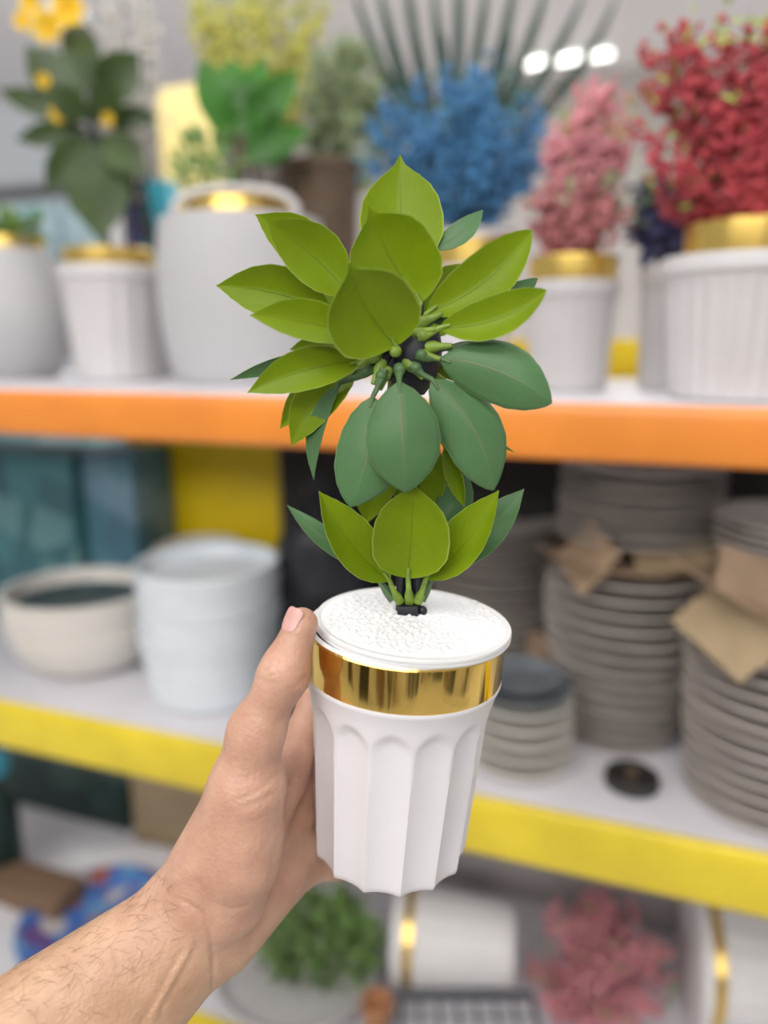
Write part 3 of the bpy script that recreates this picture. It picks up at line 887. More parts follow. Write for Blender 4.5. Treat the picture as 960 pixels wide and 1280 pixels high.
# thumbnail
tipc = at(376, 780, .3425)
tdir = (at(376, 780, .3425) - at(354, 842, .3405)).normalized()
nn = (-RT * 0.62 - FW * 0.72 + UP * 0.12); nn = (nn - tdir * nn.dot(tdir)).normalized()
sd = tdir.cross(nn)
b = MB()
rows = []
for i in range(9):
    t = i / 8
    row = []
    for j in range(9):
        qv = -1 + 2 * j / 8
        hw = 0.0056 * (0.80 + 0.2 * t) * (math.sqrt(max(0, 1 - (max(0, 0.22 - t) / 0.22) ** 2 * 0.75)) ) * (math.sqrt(max(0.0, 1 - (max(0, t - 0.80) / 0.20) ** 2 * 0.75)))
        a_ = qv * hw / 0.0080
        rr = 0.0084 - 0.0002 * t
        row.append(tipc + tdir * (-0.0045 + 0.0112 * t) + nn * (rr * math.cos(a_) - 0.0011 * max(0, t - 0.4) ** 2 * 2.2) + sd * rr * math.sin(a_))
    rows.append(row)
b.grid(rows); b.grid([[p - nn * 0.0008 for p in r_] for r_ in rows], flip=True)
b.build('thumbnail', M['skin_nail'], person)

# fine arm hair
b = MB()
rg = np.random.default_rng(3)
cand = np.where((facing > 0.15) & (PX[:, 0] < 215) & (PX[:, 0] > -30) & (PX[:, 1] < 1300) & (PX[:, 1] > 1095))[0]
for k in rg.choice(cand, 330):
    x, y = PX[k]
    d_edge = (y - (1258 - 0.83 * x)) / 80.0
    if rg.random() < d_edge * 0.75 - 0.1: continue
    p, n_ = Vector(HV[k]), Vector(HN[k])
    dr = (RT * (0.75 + rg.normal() * 0.35) + UP * (0.25 + rg.normal() * 0.6) ).normalized()
    dr = (dr - n_ * dr.dot(n_)).normalized()
    ln = 0.004 + 0.006 * rg.random()
    sw = n_.cross(dr) * rg.normal() * 0.003
    b.tube([p - n_ * 0.0002, p + dr * ln * 0.35 + n_ * 0.0009, p + dr * ln * 0.7 + n_ * 0.0011 + sw * 0.4, p + dr * ln + n_ * 0.0007 + sw], [0.00005, 0.000045, 0.00004, 0.00002], 4)
hr = b.build('arm_hair', M['hair'], person); hr['kind'] = 'stuff'

# ================================================================== GOODS ON THE SHELVES
FH = Vector((FW.x, FW.y, 0)).normalized()
ORD = ['lowest', 'second', 'third', 'fourth', 'fifth', 'sixth', 'seventh', 'eighth', 'ninth', 'tenth', 'eleventh', 'twelfth', 'thirteenth', 'fourteenth', 'fifteenth', 'sixteenth', 'seventeenth', 'eighteenth', 'nineteenth']
def stand(px, py, z, w_px):
    """centre on the shelf of a round thing whose front foot is seen at (px, py)"""
    P = on(px, py, z)
    r_ = w_px / 2 * depth(P) / F_PX
    return P + FH * r_
def pxm(P, n): return n * depth(P) / F_PX        # picture width -> metres at the point P

def shelf_pot(label, px, py, top, rim_w, base_w, z=Z_ORANGE, gold=None, fl=24, lip=True, m='pot_shelf', group=None, name='flower_pot_plant', cat='potted plant'):
    C = stand(px, py, z, base_w)
    t = thing(name, C, label, cat, group)
    h = zat(C, top)
    rb, rr = pxm(C, base_w) / 2, pxm(C, rim_w) / 2
    lh = min(0.02, h * 0.16) if lip else 0.004
    hb = h - lh
    prof = [(0, 0.001), (rb * 0.9, 0.0), (rb, 0.004)]
    wall = rr * (0.94 if lip else 0.99)
    for k in range(1, 9): prof.append((rb + (wall - rb) * k / 8, 0.004 + (hb - 0.004) * k / 8))
    prof += [(rr, hb + 0.003), (rr, h - 0.003), (rr * 0.98, h), (rr * 0.9, h), (rr * 0.88, h - 0.006), (rr * 0.88, h - 0.02), (0, h - 0.02)]
    b = MB()
    b.lathe(prof, 144, mod=lambda a, zz, r_: (-0.045 * r_ * abs(math.cos(a * fl / 2)) ** 3 if 0.006 < zz < hb - 0.006 and r_ > rb * 0.95 else 0), org=C)
    b.build('pot', M[m], t)
    if gold:
        g0, g1, gw = gold                       # seen rows of the band, and its width
        z0, z1 = zat(C, g1), zat(C, g0)
        gr = pxm(C, gw) / 2
        b = MB(); b.lathe([(gr * 0.96, z0 - 0.012), (gr, z0), (gr * 1.01, z1 - 0.002), (gr * 0.98, z1), (gr * 0.90, z1), (gr * 0.88, z1 - 0.01), (0, z1 - 0.01)], 64, org=C)
        b.build('gold_band', M['gold_shelf'], t)
        h = z1
    return t, C, C + Vector((0, 0, h - 0.012))

def ell(c, rx, ry, rz, g):
    while True:
        p = Vector((g.uniform(-1, 1), g.uniform(-1, 1), g.uniform(-1, 1)))
        if 0.15 < p.length < 1: break
    return p
def spray(t, top, cpx, rad_px, nst, nfl, fs, mfl, mfol, seed, spread=0.012, fol=120, zmin=-9, zd=0.0, fol_len=0.03, part='blossoms', frac=0.45, stem_m='bark'):
    """branches from the pot rising into an ellipsoid of florets"""
    g = random.Random(seed)
    d = depth(top) + zd
    C = at(cpx[0], cpx[1], d)
    rx, ry = rad_px[0] * d / F_PX, rad_px[1] * d / F_PX
    st, fw_, fo = MB(), MB(), MB()
    for i in range(nst):
        p = ell(None, 1, 1, 1, g)
        if p.length < 0.75: p = p.normalized() * g.uniform(0.75, 1.0)
        E_ = C + Vector((p.x * rx, p.y * rx * 0.8, p.z * ry))
        E_.z = max(E_.z, zmin)
        mid = top.lerp(E_, 0.45) + Vector((0, 0, 0.10 * (E_ - top).length)) - Vector((p.x * rx * 0.15, 0, 0))
        def cur(u): return top.lerp(mid, u).lerp(mid.lerp(E_, u), u)
        st.tube([cur(u / 5) for u in range(6)], [0.0016, 0.0015, 0.0014, 0.0012, 0.001, 0.0007], 5)
        for k in range(nfl):
            u = frac + (1 - frac) * (k + g.random()) / nfl
            q = cur(u)
            s_ = spread * (1.25 - u * 0.7)
            q = q + Vector((g.gauss(0, s_), g.gauss(0, s_), g.gauss(0, s_)))
            a = fs * g.uniform(0.6, 1.2)
            q.z = max(q.z, zmin)
            fw_.blob(q, a, 5, 3, (g.uniform(.7, 1.2), g.uniform(.7, 1.2), g.uniform(.6, 1.1)))
    for i in range(fol):
        p = ell(None, 1, 1, 1, g)
        q = C + Vector((p.x * rx, p.y * rx * 0.8, p.z * ry)) * 0.92
        q.z = max(q.z, zmin)
        dr = Vector((g.gauss(0, 1), g.gauss(0, 1), g.gauss(0.5, 0.8))).normalized()
        fo.leaf(q, q + dr * fol_len * g.uniform(.6, 1.2), Vector((g.gauss(0, .6), -1, g.gauss(0.6, .5))), fol_len * 0.3, 0.1, 0.1, 0, 4, 3)
    st.build('stems', M[stem_m], t)
    fw_.build(part, M[mfl], t)
    if fol: fo.build('foliage', M[mfol], t)

def foliage(t, top, cpx, rad_px, n, ln, wd, mf, seed, part='foliage', zd=0.0, upw=0.5, trunk=True, shape=None):
    g = random.Random(seed)
    d = depth(top) + zd
    C = at(cpx[0], cpx[1], d)
    rx, ry = rad_px[0] * d / F_PX, rad_px[1] * d / F_PX
    fo = MB()
    for i in range(n):
        p = ell(None, 1, 1, 1, g)
        q = C + Vector((p.x * rx, p.y * rx * 0.8, p.z * ry))
        dr = (Vector((p.x, p.y, p.z)) * 1.2 + Vector((g.gauss(0, .4), g.gauss(0, .4), upw + g.gauss(0, .4)))).normalized()
        l_ = ln * g.uniform(.7, 1.2)
        fo.leaf(q - dr * l_ * 0.5, q + dr * l_ * 0.5, Vector((g.gauss(0, .5), -1, 0.7 + g.gauss(0, .5))), wd * g.uniform(.8, 1.2), 0.08, 0.12, 0, 6, 3, shape)
    fo.build(part, M[mf], t)
    if trunk:
        b = MB()
        b.tube([top - Vector((0, 0, 0.004)), top.lerp(C, 0.5) + Vector((0.004, 0, 0)), C + Vector((0, 0, ry * 0.3))], [0.006, 0.005, 0.003], 8)
        b.build('stem', M['bark'], t)

# ---- orange shelf, from the left
C = stand(8, 474, Z_ORANGE, 90)
t = thing('round_planter', C, 'round woven white planter with a gold collar and low greenery at left shelf end', 'planter')
rr = pxm(C, 140) / 2; h = zat(C, 312)
b = MB(); b.lathe([(0, 0.001), (rr * .55, 0)] + [(rr * (0.58 + 0.42 * math.sin(math.pi * (k / 10) ** 0.9)), 0.003 + (h - 0.003) * k / 10) for k in range(11)] + [(rr * .52, h), (rr * .5, h - 0.015), (0, h - 0.015)], 64, org=C, uv=True)
b.build('basket', M['weave'], t)
b = MB(); b.lathe([(rr * .56, h - 0.002), (rr * .56, h + 0.018), (rr * .5, h + 0.018), (rr * .48, h), (0, h)], 48, org=C); b.build('gold_band', M['gold_shelf'], t)
foliage(t, C + Vector((0, 0, h)), (10, 285), (45, 26), 60, 0.04, 0.016, 'fol_mid', 4, trunk=False)

t, C, top = shelf_pot('white tapered pot with a dark broad-leaved plant dotted with yellow blooms', 132, 478, 335, 124, 96, gold=(313, 337, 104), fl=16)
dB = depth(top)
b = MB(); b.tube([top, at(128, 250, dB), at(116, 170, dB), at(112, 110, dB)], [0.006, 0.005, 0.008, 0.004], 10); b.build('stem', M['black'], t)
for (b0, t0, wp, z0, z1) in (((118, 180), (126, 302), 76, -.01, -.03), ((108, 172), (58, 240), 44, -.01, -.02), ((130, 170), (184, 222), 46, -.01, -.03), ((106, 140), (32, 58), 56, 0, -.02), ((112, 118), (92, 18), 46, 0, 0.01),
                             ((122, 125), (174, 66), 52, -.01, -.02), ((100, 150), (-4, 112), 30, 0, 0.01), ((128, 150), (198, 146), 30, 0, .01), ((110, 150), (60, 108), 40, -.01, -.05), ((118, 150), (150, 108), 40, -.01, -.05), ((112, 165), (92, 268), 50, 0.02, .03), ((122, 165), (158, 262), 50, .02, .03), ((108, 160), (20, 175), 30, 0.01, 0.02)):
    B, T = at(*b0, dB + z0), at(*t0, dB + z1)
    lf = MB(); lf.leaf(B, T, CAM - B + Vector((0, 0, .2)), wp * dB / F_PX, 0.05, 0.08, 0.0, 12, 7, OVAL, thick=0.0006)
    lf.build('leaf', M['leaf_dark'], t)
g = random.Random(8)
for (fx, fy, fr) in ((62, 36, 24), (88, 14, 26), (30, 28, 14), (75, 143, 14), (56, 102, 11), (136, 150, 10), (40, 6, 16)):
    lf = MB()
    cc = at(fx, fy, dB - 0.02)
    for k in range(7):
        a = k * 2 * math.pi / 7
        dr = (_r * math.cos(a) + Vector((0, 0, 1)) * math.sin(a) - FH * 0.4).normalized()
        lf.leaf(cc, cc + dr * fr * dB / F_PX, -FH, fr * 0.7 * dB / F_PX, 0.1, 0.1, 0, 6, 3)
    lf.blob(cc, fr * 0.2 * dB / F_PX, 8, 6)
    lf.build('flower', M['fl_yellow'], t)

# three slim boxes at the back of the shelf
for px, w_, tp, m_, lb in ((163, 26, 232, 'paper', 'slim white box standing behind the dark broad-leaved plant'), (187, 20, 215, 'fl_navy', 'slim dark purple box standing between the white and turquoise boxes'), (214, 34, 228, 'turq', 'turquoise box standing behind the round woven planter')):
    P = xline(px, 440, 1.25)
    P = Vector((P.x, P.y, Z_ORANGE)); hh = zat(P, tp)
    b = MB(); b.box((0, 0, hh / 2), (pxm(P, w_), 0.04, hh), rz=0.0, bev=0.002)
    o = b.build('slim_box', M[m_] if m_ != 'turq' else M['turq']); o.location = P; tag(o, lb, 'box', 'slim boxes behind the plants')

C = stand(297, 481, Z_ORANGE, 150)
t = thing('round_planter', C, 'wide round white woven planter with an arched handle and bright green leaves', 'planter')
rr = pxm(C, 204) / 2; h = zat(C, 278)
b = MB(); b.lathe([(0, 0.001), (rr * .72, 0)] + [(rr * (0.76 + 0.24 * math.sin(math.pi * (0.04 + 0.78 * (k / 14)) ) ** 0.55), 0.003 + (h - 0.003) * k / 14) for k in range(15)] + [(rr * .86, h + 0.002), (rr * .80, h + 0.002), (rr * .68, h - 0.02), (0, h - 0.02)], 96, org=C, uv=True)
b.build('basket', M['weave'], t)
b = MB(); b.lathe([(rr * .62, h - 0.012), (rr * .62, zat(C, 256)), (rr * .56, zat(C, 256)), (rr * .54, h - 0.01), (0, h - 0.01)], 64, org=C); b.build('gold_band', M['gold_shelf'], t)
b = MB(); pts = []
for k in range(13):
    a = math.pi * k / 12
    pts.append(C + _r * (rr * 0.70 * math.cos(a)) - FH * rr * 0.35 + Vector((0, 0, h - 0.01 + (zat(C, 243) - h + 0.01) * math.sin(a) ** 0.5)))
b.tube(pts, 0.007, 10); b.build('handle', M['pot_shelf'], t)
top = C + Vector((0, 0, h))
b = MB(); b.tube([top, at(300, 200, depth(top)), at(302, 120, depth(top))], [0.012, 0.010, 0.006], 10); b.build('stem', M['bark'], t)
dB = depth(top)
lf = MB(); g = random.Random(3)
for (b0, t0, wp) in (((300, 180), (250, 75), 56), ((302, 170), (288, 72), 50), ((304, 180), (372, 85), 46), ((302, 200), (385, 160), 40), ((300, 190), (330, 70), 44), ((300, 170), (262, 140), 44), ((302, 150), (345, 130), 44), ((305, 195), (368, 190), 34), ((300, 180), (300, 100), 60), ((298, 190), (270, 100), 50)):
    z_ = g.uniform(-.03, .03)
    lf.leaf(at(*b0, dB), at(*t0, dB + z_), CAM - top + Vector((0, 0, .3)), wp * dB / F_PX, 0.06, 0.1, 0, 10, 5, OVAL)
lf.build('leaves', M['fol_bright'], t)
foliage(t, top, (262, 205), (52, 40), 90, 0.03, 0.012, 'fol_mid', 14, part='underplanting', trunk=False)

# ---- second row, further back
def back_pot(label, px, base_y, top, rim_w, base_w, m, **k): return shelf_pot(label, px, base_y, top, rim_w, base_w, gold=None, m=m, **k)
t, C, top = shelf_pot('brown pot with tall mottled sage-green foliage on a dark stem', 405, 473, 205, 92, 70, m='bark', fl=12)
foliage(t, top, (432, 150), (62, 92), 420, 0.034, 0.016, 'fol_sage', 21)
t, C, top = shelf_pot('white pot of tall lime-yellow blossom standing behind the bright green leaves', 345, 472, 330, 70, 56, fl=12)
spray(t, top, (322, 20), (98, 62), 34, 34, 0.007, 'fl_lime', 'fol_lime', 31, spread=0.016, fol=140, frac=0.6)
t, C, top = shelf_pot('white pot of tall white blossom branches behind the dark broad-leaved plant', 205, 471, 340, 60, 50, fl=12)
spray(t, top, (140, 70), (64, 120), 26, 30, 0.007, 'fl_white', 'fol_sage', 32, spread=0.018, fol=20, frac=0.5)
t, C, top = shelf_pot('pot of long dark spiky leaves fanning up behind the blue flowers', 566, 473, 300, 70, 56, m='pot_grey', fl=12)
dB = depth(top); lf = MB(); g = random.Random(9)
for (tx, ty) in ((440, -20), (470, -40), (505, -60), (540, -30), (575, -70), (612, -40), (650, -60), (690, -40), (735, -20), (775, -15), (555, 40), (600, 30), (520, 30), (640, 40), (480, 40), (660, 90)):
    B = at(568 + g.uniform(-8, 8), 235, dB); T = at(tx, ty, dB + g.uniform(-.08, .06))
    lf.leaf(B, T, CAM - B, 0.021, 0.05, 0.25, (tx - 570) / 170 * 0.06, 12, 3, STRAP)
lf.build('leaves', M['spike'], t)
b = MB(); b.tube([top, at(568, 235, dB)], [0.008, 0.012], 8); b.build('stem', M['bark'], t)

t, C, top = shelf_pot('white fluted gold-banded pot of blue flowers behind the held plant', 592, 483, 292, 106, 84, gold=None, fl=20, lip=False)
h1, h0 = zat(C, 304), zat(C, 334); gr = pxm(C, 103) / 2
b = MB(); b.lathe([(gr * 0.98, h0), (gr * 1.005, h0 + 0.001), (gr * 1.03, h1), (gr * 1.0, h1 + 0.001)], 64, org=C); b.build('gold_band', M['gold_shelf'], t)
spray(t, top, (577, 172), (134, 94), 80, 40, 0.0050, 'fl_blue', 'fol_teal', 41, spread=0.014, fol_len=0.02, fol=160, zd=0.0, frac=0.5, stem_m='spike')

t, C, top = shelf_pot('grey-white gold-banded pot of pink and dusty-rose flowers', 720, 491, 352, 112, 94, gold=(322, 354, 104), m='pot_grey', fl=20)
spray(t, top, (735, 170), (54, 62), 34, 34, 0.0052, 'fl_pink', 'fol_lime', 51, spread=0.014, fol_len=0.018, fol=60, frac=0.55)
spray(t, top, (722, 258), (66, 42), 26, 22, 0.0065, 'fl_rose', 'fol_sage', 52, spread=0.013, fol=40, frac=0.4, part='lower_blossoms')
t, C, top = shelf_pot('grey-white pot of navy blue flowers between the pink and red flowers', 846, 489, 335, 84, 70, m='pot_grey', fl=18)
spray(t, top, (828, 262), (56, 40), 28, 24, 0.0065, 'fl_navy', 'fol_mid', 61, spread=0.012, fol=60, frac=0.4)
t, C, top = shelf_pot('large white fluted gold-banded pot of coral-red flowers at right shelf end', 950, 504, 322, 194, 152, gold=(280, 324, 142), fl=26)
spray(t, top, (905, 138), (128, 150), 56, 62, 0.0048, 'fl_red', 'fol_lime', 71, spread=0.0085, fol_len=0.018, fol=170, frac=0.35, stem_m='bark')

# ---- yellow shelf: cartons, bowls, plates
def carton(label, x0, x1, y, ztop_py, z, m, depth_=0.12, name='carton', flaps=True):
    a, c_ = xline(x0, 640, y), xline(x1, 640, y)
    P = Vector(((a.x + c_.x) / 2, y + depth_ / 2, z)); hh = zat(Vector((P.x, y, z)), ztop_py)
    w_ = c_.x - a.x
    t = thing(name, P, label, 'box', 'cartons on the shelves')
    b = MB(); b.box((P.x, P.y, z + hh / 2), (w_, depth_, hh), bev=0.002); b.build('body', m, t)
    if flaps:
        b = MB(); b.box((P.x, P.y, z + hh + 0.0012), (w_ * 0.96, depth_ * 0.48, 0.002)); b.build('flap', m, t)
        b = MB(); b.box((P.x, P.y - depth_ / 2 - 0.0004, z + hh * 0.5), (0.045, 0.0008, hh * 0.98)); b.build('tape', M['card_light'] if m.name.startswith('brown') else m, t)
    return t
carton('dark teal printed carton at the left end of the yellow-fronted shelf', -110, 92, 1.06, 562, Z_YELLOW, M['teal_box'], flaps=False)
carton('blue-grey printed carton between the dark teal carton and the yellow panel', 96, 168, 1.09, 566, Z_YELLOW, M['blue_box'], flaps=False)

def bowl_mesh(r_, h, t_=0.004, sy=1.0):
    b = MB()
    b.lathe([(0, 0.002), (r_ * .55, 0.0), (r_ * .60, 0.001), (r_ * .80, h * .22), (r_ * .93, h * .6), (r_ * .99, h * .92), (r_, h), (r_ - t_ * .5, h + 0.0015), (r_ - t_, h), (r_ * .90, h * .6 + t_ * .4), (r_ * .76, h * .25 + t_), (r_ * .5, t_ + 0.002), (0, t_ + 0.002)], 64, sy=sy)
    return b
def plate_mesh(r_, h=0.016):
    b = MB()
    b.lathe([(0, 0.0012), (r_ * .55, 0.0012), (r_ * .57, 0.0), (r_ * .62, 0.0), (r_ * .66, h * .25), (r_ * .92, h * .68), (r_ * .985, h * .85), (r_, h * .97), (r_ * .99, h * 1.05), (r_ * .965, h * 1.05), (r_ * .88, h * .85), (r_ * .62, h * .48), (r_ * .5, h * .36), (0, h * .36)], 64)
    return b
def stack(proto_list, P, n, pitch, name, labf, cat, group, seed, jit=0.002, scale=None, mats=None):
    g = random.Random(seed)
    first = proto_list
    for i in range(n):
        o = first if i == 0 else first.copy()
        if i: COL.objects.link(o)
        o.location = P + Vector((g.gauss(0, jit), g.gauss(0, jit), i * pitch))
        o.rotation_euler = (0, 0, g.random() * 6.28)
        if scale:
            k = scale(i / max(1, n - 1)); o.scale = (k, k, 1)
        tag(o, labf(i, n), cat, group)
    return o
def nth(i, n): return 'topmost' if i == n - 1 else ORD[i] if i == 0 else ORD[i] + ' lowest'

C = stand(84, 853, Z_YELLOW, 130)
r_ = pxm(C, 186) / 2
hb = zat(C, 730) - 0.004
p0 = bowl_mesh(r_, 0.075, 0.012, 0.92).build('bowl', M['ceramic'])
def lab(i, n): return nth(i, n) + ' wide cream bowl in the stack at the yellow shelf left end'
stack(p0, C, 5, (hb - 0.075) / 4, 'bowl', lab, 'bowl', 'wide cream bowls on the yellow shelf', 1, 0.0015)
for o in [o for o in COL.objects if o.name.startswith('bowl')]:
    o.rotation_euler = (0, 0, 0.2)
# dish-shaped insert that makes the inside of the top bowl dark
dd = MB(); dd.lathe([(0, 0.0), (r_ * .5, 0.0), (r_ * .78, 0.012), (r_ * .82, 0.022), (r_ * .80, 0.022), (r_ * .74, 0.014), (r_ * .48, 0.004), (0, 0.004)], 64, sy=0.92)
o = dd.build('dish', M['inside_dark']); o.location = C + Vector((0, 0, hb - 0.075 + 0.030)); o.rotation_euler = (0, 0, 0.2)
tag(o, 'dark dish-shaped insert for the dark inside of the topmost wide cream bowl', 'dish')

C = stand(253, 890, Z_YELLOW, 140)
r_ = pxm(C, 172) / 2
ht = zat(C, 700)
def tub_mesh(r_, h):
    b = MB()
    b.lathe([(0, 0.001), (r_ * .86, 0.0), (r_ * .93, 0.003), (r_ * .975, h * .35), (r_ * .99, h * .8), (r_, h), (r_ - .003, h + .0015), (r_ - .006, h), (r_ * .93, h * .5), (r_ * .88, 0.006), (0, 0.005)], 64)
    return b
n = 9
pitch = ht / (n + 0.3)
p0 = tub_mesh(r_, pitch * 1.25).build('bowl', M['ceramic_blue'])
stack(p0, C, n, pitch, 'bowl', lambda i, n: nth(i, n) + ' bluish-white bowl in the tall straight-sided stack', 'bowl', 'bluish-white bowls in a straight stack', 2, 0.0008, scale=lambda u: 0.93 + 0.07 * min(1, u * 2.2))
C2 = Vector((-0.762, 1.125, Z_YELLOW)); r_ = 0.082; ht = zat(C2, 682)
p0 = bowl_mesh(r_, 0.06, 0.006).build('bowl', M['ceramic'])
stack(p0, C2, 5, max(0.014, (ht - 0.06) / 4), 'bowl', lambda i, n: nth(i, n) + ' cream bowl in the stack behind the bluish-white bowls', 'bowl', 'cream bowls behind the bluish-white stack', 3, 0.001)

# black plastic bags
def bag(label, cx, cy, d, rx, ry, seed, z):
    c = at(cx, cy, d); g = random.Random(seed)
    a, bb = rx * d / F_PX, ry * d / F_PX
    c = Vector((c.x, c.y, z + bb))
    b = MB(); rows = []
    for i in range(25):
        th = math.pi * i / 24; row = []
        for j in range(40):
            ph = 2 * math.pi * j / 40
            v = Vector((math.sin(th) * math.cos(ph), math.sin(th) * math.sin(ph), -math.cos(th)))
            k = 1 + 0.16 * noise.noise(v * 2.2 + Vector((seed, 0, 0))) + 0.10 * noise.noise(v * 6 + Vector((0, seed, 0)))
            p = Vector((v.x * a * k, v.y * a * 0.8 * k, max(-bb, v.z * bb * k)))
            if v.z > 0.75: p.x *= 1 - (v.z - .75) * 2.2; p.y *= 1 - (v.z - .75) * 2.2; p.z += (v.z - .75) * bb * 0.8
            row.append(c + p)
        rows.append(row)
    b.grid(rows, closev=True, flip=True)
    b.v = [tuple(Vector(p) - c) for p in b.v]
    o = b.build('plastic_bag', M['bag'], angle=70); o.location = c
    return tag(o, label, 'bag', 'black plastic bags')
bag('big black plastic bag standing beside the yellow panel', 402, 640, 1.20, 68, 118, 2, Z_YELLOW)
bag('black plastic bag lying in front of the big one behind the thumb', 372, 700, 1.04, 48, 62, 5, Z_YELLOW)

# cardboard pieces
def card(label, P, w_, h_, rot, m='card', fold=0.25, seed=0, name='cardboard_piece', group='loose cardboard between the plates'):
    b = MB(); g = random.Random(seed)
    nx, ny = 14, 10; top_, bot = [], []
    Rm = Matrix.Rotation(rot[2], 3, 'Z') @ Matrix.Rotation(rot[1], 3, 'Y') @ Matrix.Rotation(rot[0], 3, 'X')
    for i in range(nx):
        ra, rb_ = [], []
        for j in range(ny):
            u, v = i / (nx - 1) - .5, j / (ny - 1) - .5
            z = abs(u) * fold * w_ * 0.6 + 0.006 * noise.noise((u * 4 + seed, v * 4, 1)) - 0.12 * fold * w_
            e = 0.03 * noise.noise((v * 5, seed, 2))
            p = Vector((u * w_ * (1 + e), v * h_ * (1 + 0.12 * noise.noise((u * 6, seed, 5))), z))
            ra.append(Rm @ p); rb_.append(Rm @ (p - Vector((0, 0, 0.004))))
        top_.append(ra); bot.append(rb_)
    b.grid(top_); o2 = b.grid(bot, flip=True)
    bd = [i * ny for i in range(nx)] + [(nx - 1) * ny + j for j in range(1, ny)] + [i * ny + ny - 1 for i in range(nx - 2, -1, -1)] + [j for j in range(ny - 2, 0, -1)]
    for k in range(len(bd)):
        q, s_ = bd[k], bd[(k + 1) % len(bd)]
        b.face([q, o2 + q, o2 + s_, s_])
    o = b.build(name, M[m], angle=30); o.location = P
    return tag(o, label, 'cardboard', group)

# tall grey stack in the middle (P), upper and lower batch with cardboard between
def plates(label_tail, px, py, top_py, w_px, n, m, seed, z=Z_YELLOW, C=None, scale=None, group=None, jit=0.0015):
    if C is None: C = stand(px, py, z, w_px * 0.7)
    r_ = pxm(C, w_px) / 2
    fr = C - FH * r_
    ht = zat(Vector((fr.x, fr.y, C.z)), top_py)
    pitch = max(0.0085, (ht - 0.016) / (n - 1))
    p0 = plate_mesh(r_, 0.016).build('plate', M[m])
    stack(p0, C, n, pitch, 'plate', lambda i, k: nth(i, k) + ' ' + label_tail, 'plate', group, seed, jit, scale)
    return C, C.z + pitch * (n - 1) + 0.0168
def top_of(C, z): return Vector((C.x, C.y, z))
C, zt = plates('plate in the tall grey stack right of the held pot', 790, 950, 738, 190, 13, 'plate_grey', 11, scale=lambda u: 0.74 + 0.26 * min(1, u * 1.5), group='grey plates in the tall middle stack')
card('bent cardboard sheet lying on the tall grey plate stack', top_of(C, zt + 0.012) - FH * 0.02, 0.215, 0.15, (R(-4), R(3), R(28)), 'card', 0.10, 1)
card('torn cardboard flap hanging over the left of the tall grey stack', top_of(C, zt + 0.030) - _r * 0.075 - FH * 0.06, 0.07, 0.10, (R(20), R(-52), R(10)), 'card', 0.3, 2)
card('cardboard strip jutting out to the right of the tall grey stack', top_of(C, zt + 0.034) + _r * 0.06 - FH * 0.07, 0.15, 0.035, (R(40), R(-12), R(15)), 'card_light', 0.1, 3)
C3 = top_of(C, zt + 0.030) + FH * 0.01 + _r * 0.012
plates('plate above the cardboard on the tall grey stack', 0, 0, 596, 196, 7, 'plate_grey', 12, C=C3, group='grey plates above the cardboard')
# right-hand stack (Q)
C, zt = plates('plate in the grey stack at the right end of the yellow shelf', 992, 1046, 828, 218, 13, 'plate_grey', 13, scale=lambda u: 0.86 + 0.14 * min(1, u * 1.6), group='grey plates in the right-hand stack')
card('large bent cardboard sheet on the right-hand plate stack', top_of(C, zt + 0.028), 0.25, 0.13, (R(10), R(12), R(40)), 'card', 0.25, 4)
card('torn cardboard flap hanging down the left of the right-hand stack', top_of(C, zt + 0.018) - _r * 0.088 - FH * 0.05, 0.08, 0.11, (R(25), R(-50), R(20)), 'card_light', 0.3, 5)
card('crumpled cardboard strip standing on the right-hand plate stack', top_of(C, zt + 0.062) - FH * 0.06 - _r * 0.03, 0.17, 0.05, (R(62), R(14), R(15)), 'card', 0.2, 6)
plates('plate on the cardboard above the right-hand stack', 0, 0, 672, 200, 5, 'plate_grey', 14, C=top_of(C, zt + 0.060) + FH * 0.05 + _r * 0.03, group='grey plates above the right-hand cardboard')
# low stack beside the held pot (O) and the batch behind it (N)
C, zt = plates('plate in the low pale stack beside the held pot', 655, 976, 898, 128, 5, 'ceramic', 15, group='pale plates in the low stack')
p = plate_mesh(pxm(C, 122) / 2, 0.014).build('plate', M['plate_dark']); p.location = top_of(C, zt + 0.0008)
tag(p, 'slate-dark plate lying on top of the low pale stack', 'plate')
p = plate_mesh(pxm(C, 104) / 2, 0.014).build('plate', M['plate_dark']); p.location = top_of(C, zt + 0.0128)
tag(p, 'smaller slate plate nested in the slate-dark plate', 'plate')
C, zt = plates('plate in the grey stack behind the held foam disc', 622, 858, 668, 150, 14, 'plate_grey', 16, group='grey plates in the stack behind the held plant')
card('brown cardboard leaning between the low stack and the tall grey stack', on(688, 880, Z_YELLOW) + Vector((0, 0, 0.055)), 0.085, 0.11, (R(68), R(6), R(10)), 'card', 0.2, 7)
card('brown cardboard sheet standing under the orange shelf left of the tall stack', on(668, 850, Z_YELLOW) + Vector((0, 0.03, 0.19)), 0.10, 0.13, (R(75), R(-8), R(14)), 'card_dark', 0.15, 8)
card('brown cardboard scrap lying before the black bags', Vector((-0.375, 0.975, Z_YELLOW + 0.05)), 0.09, 0.11, (R(35), R(10), R(20)), 'card_dark', 0.2, 9)
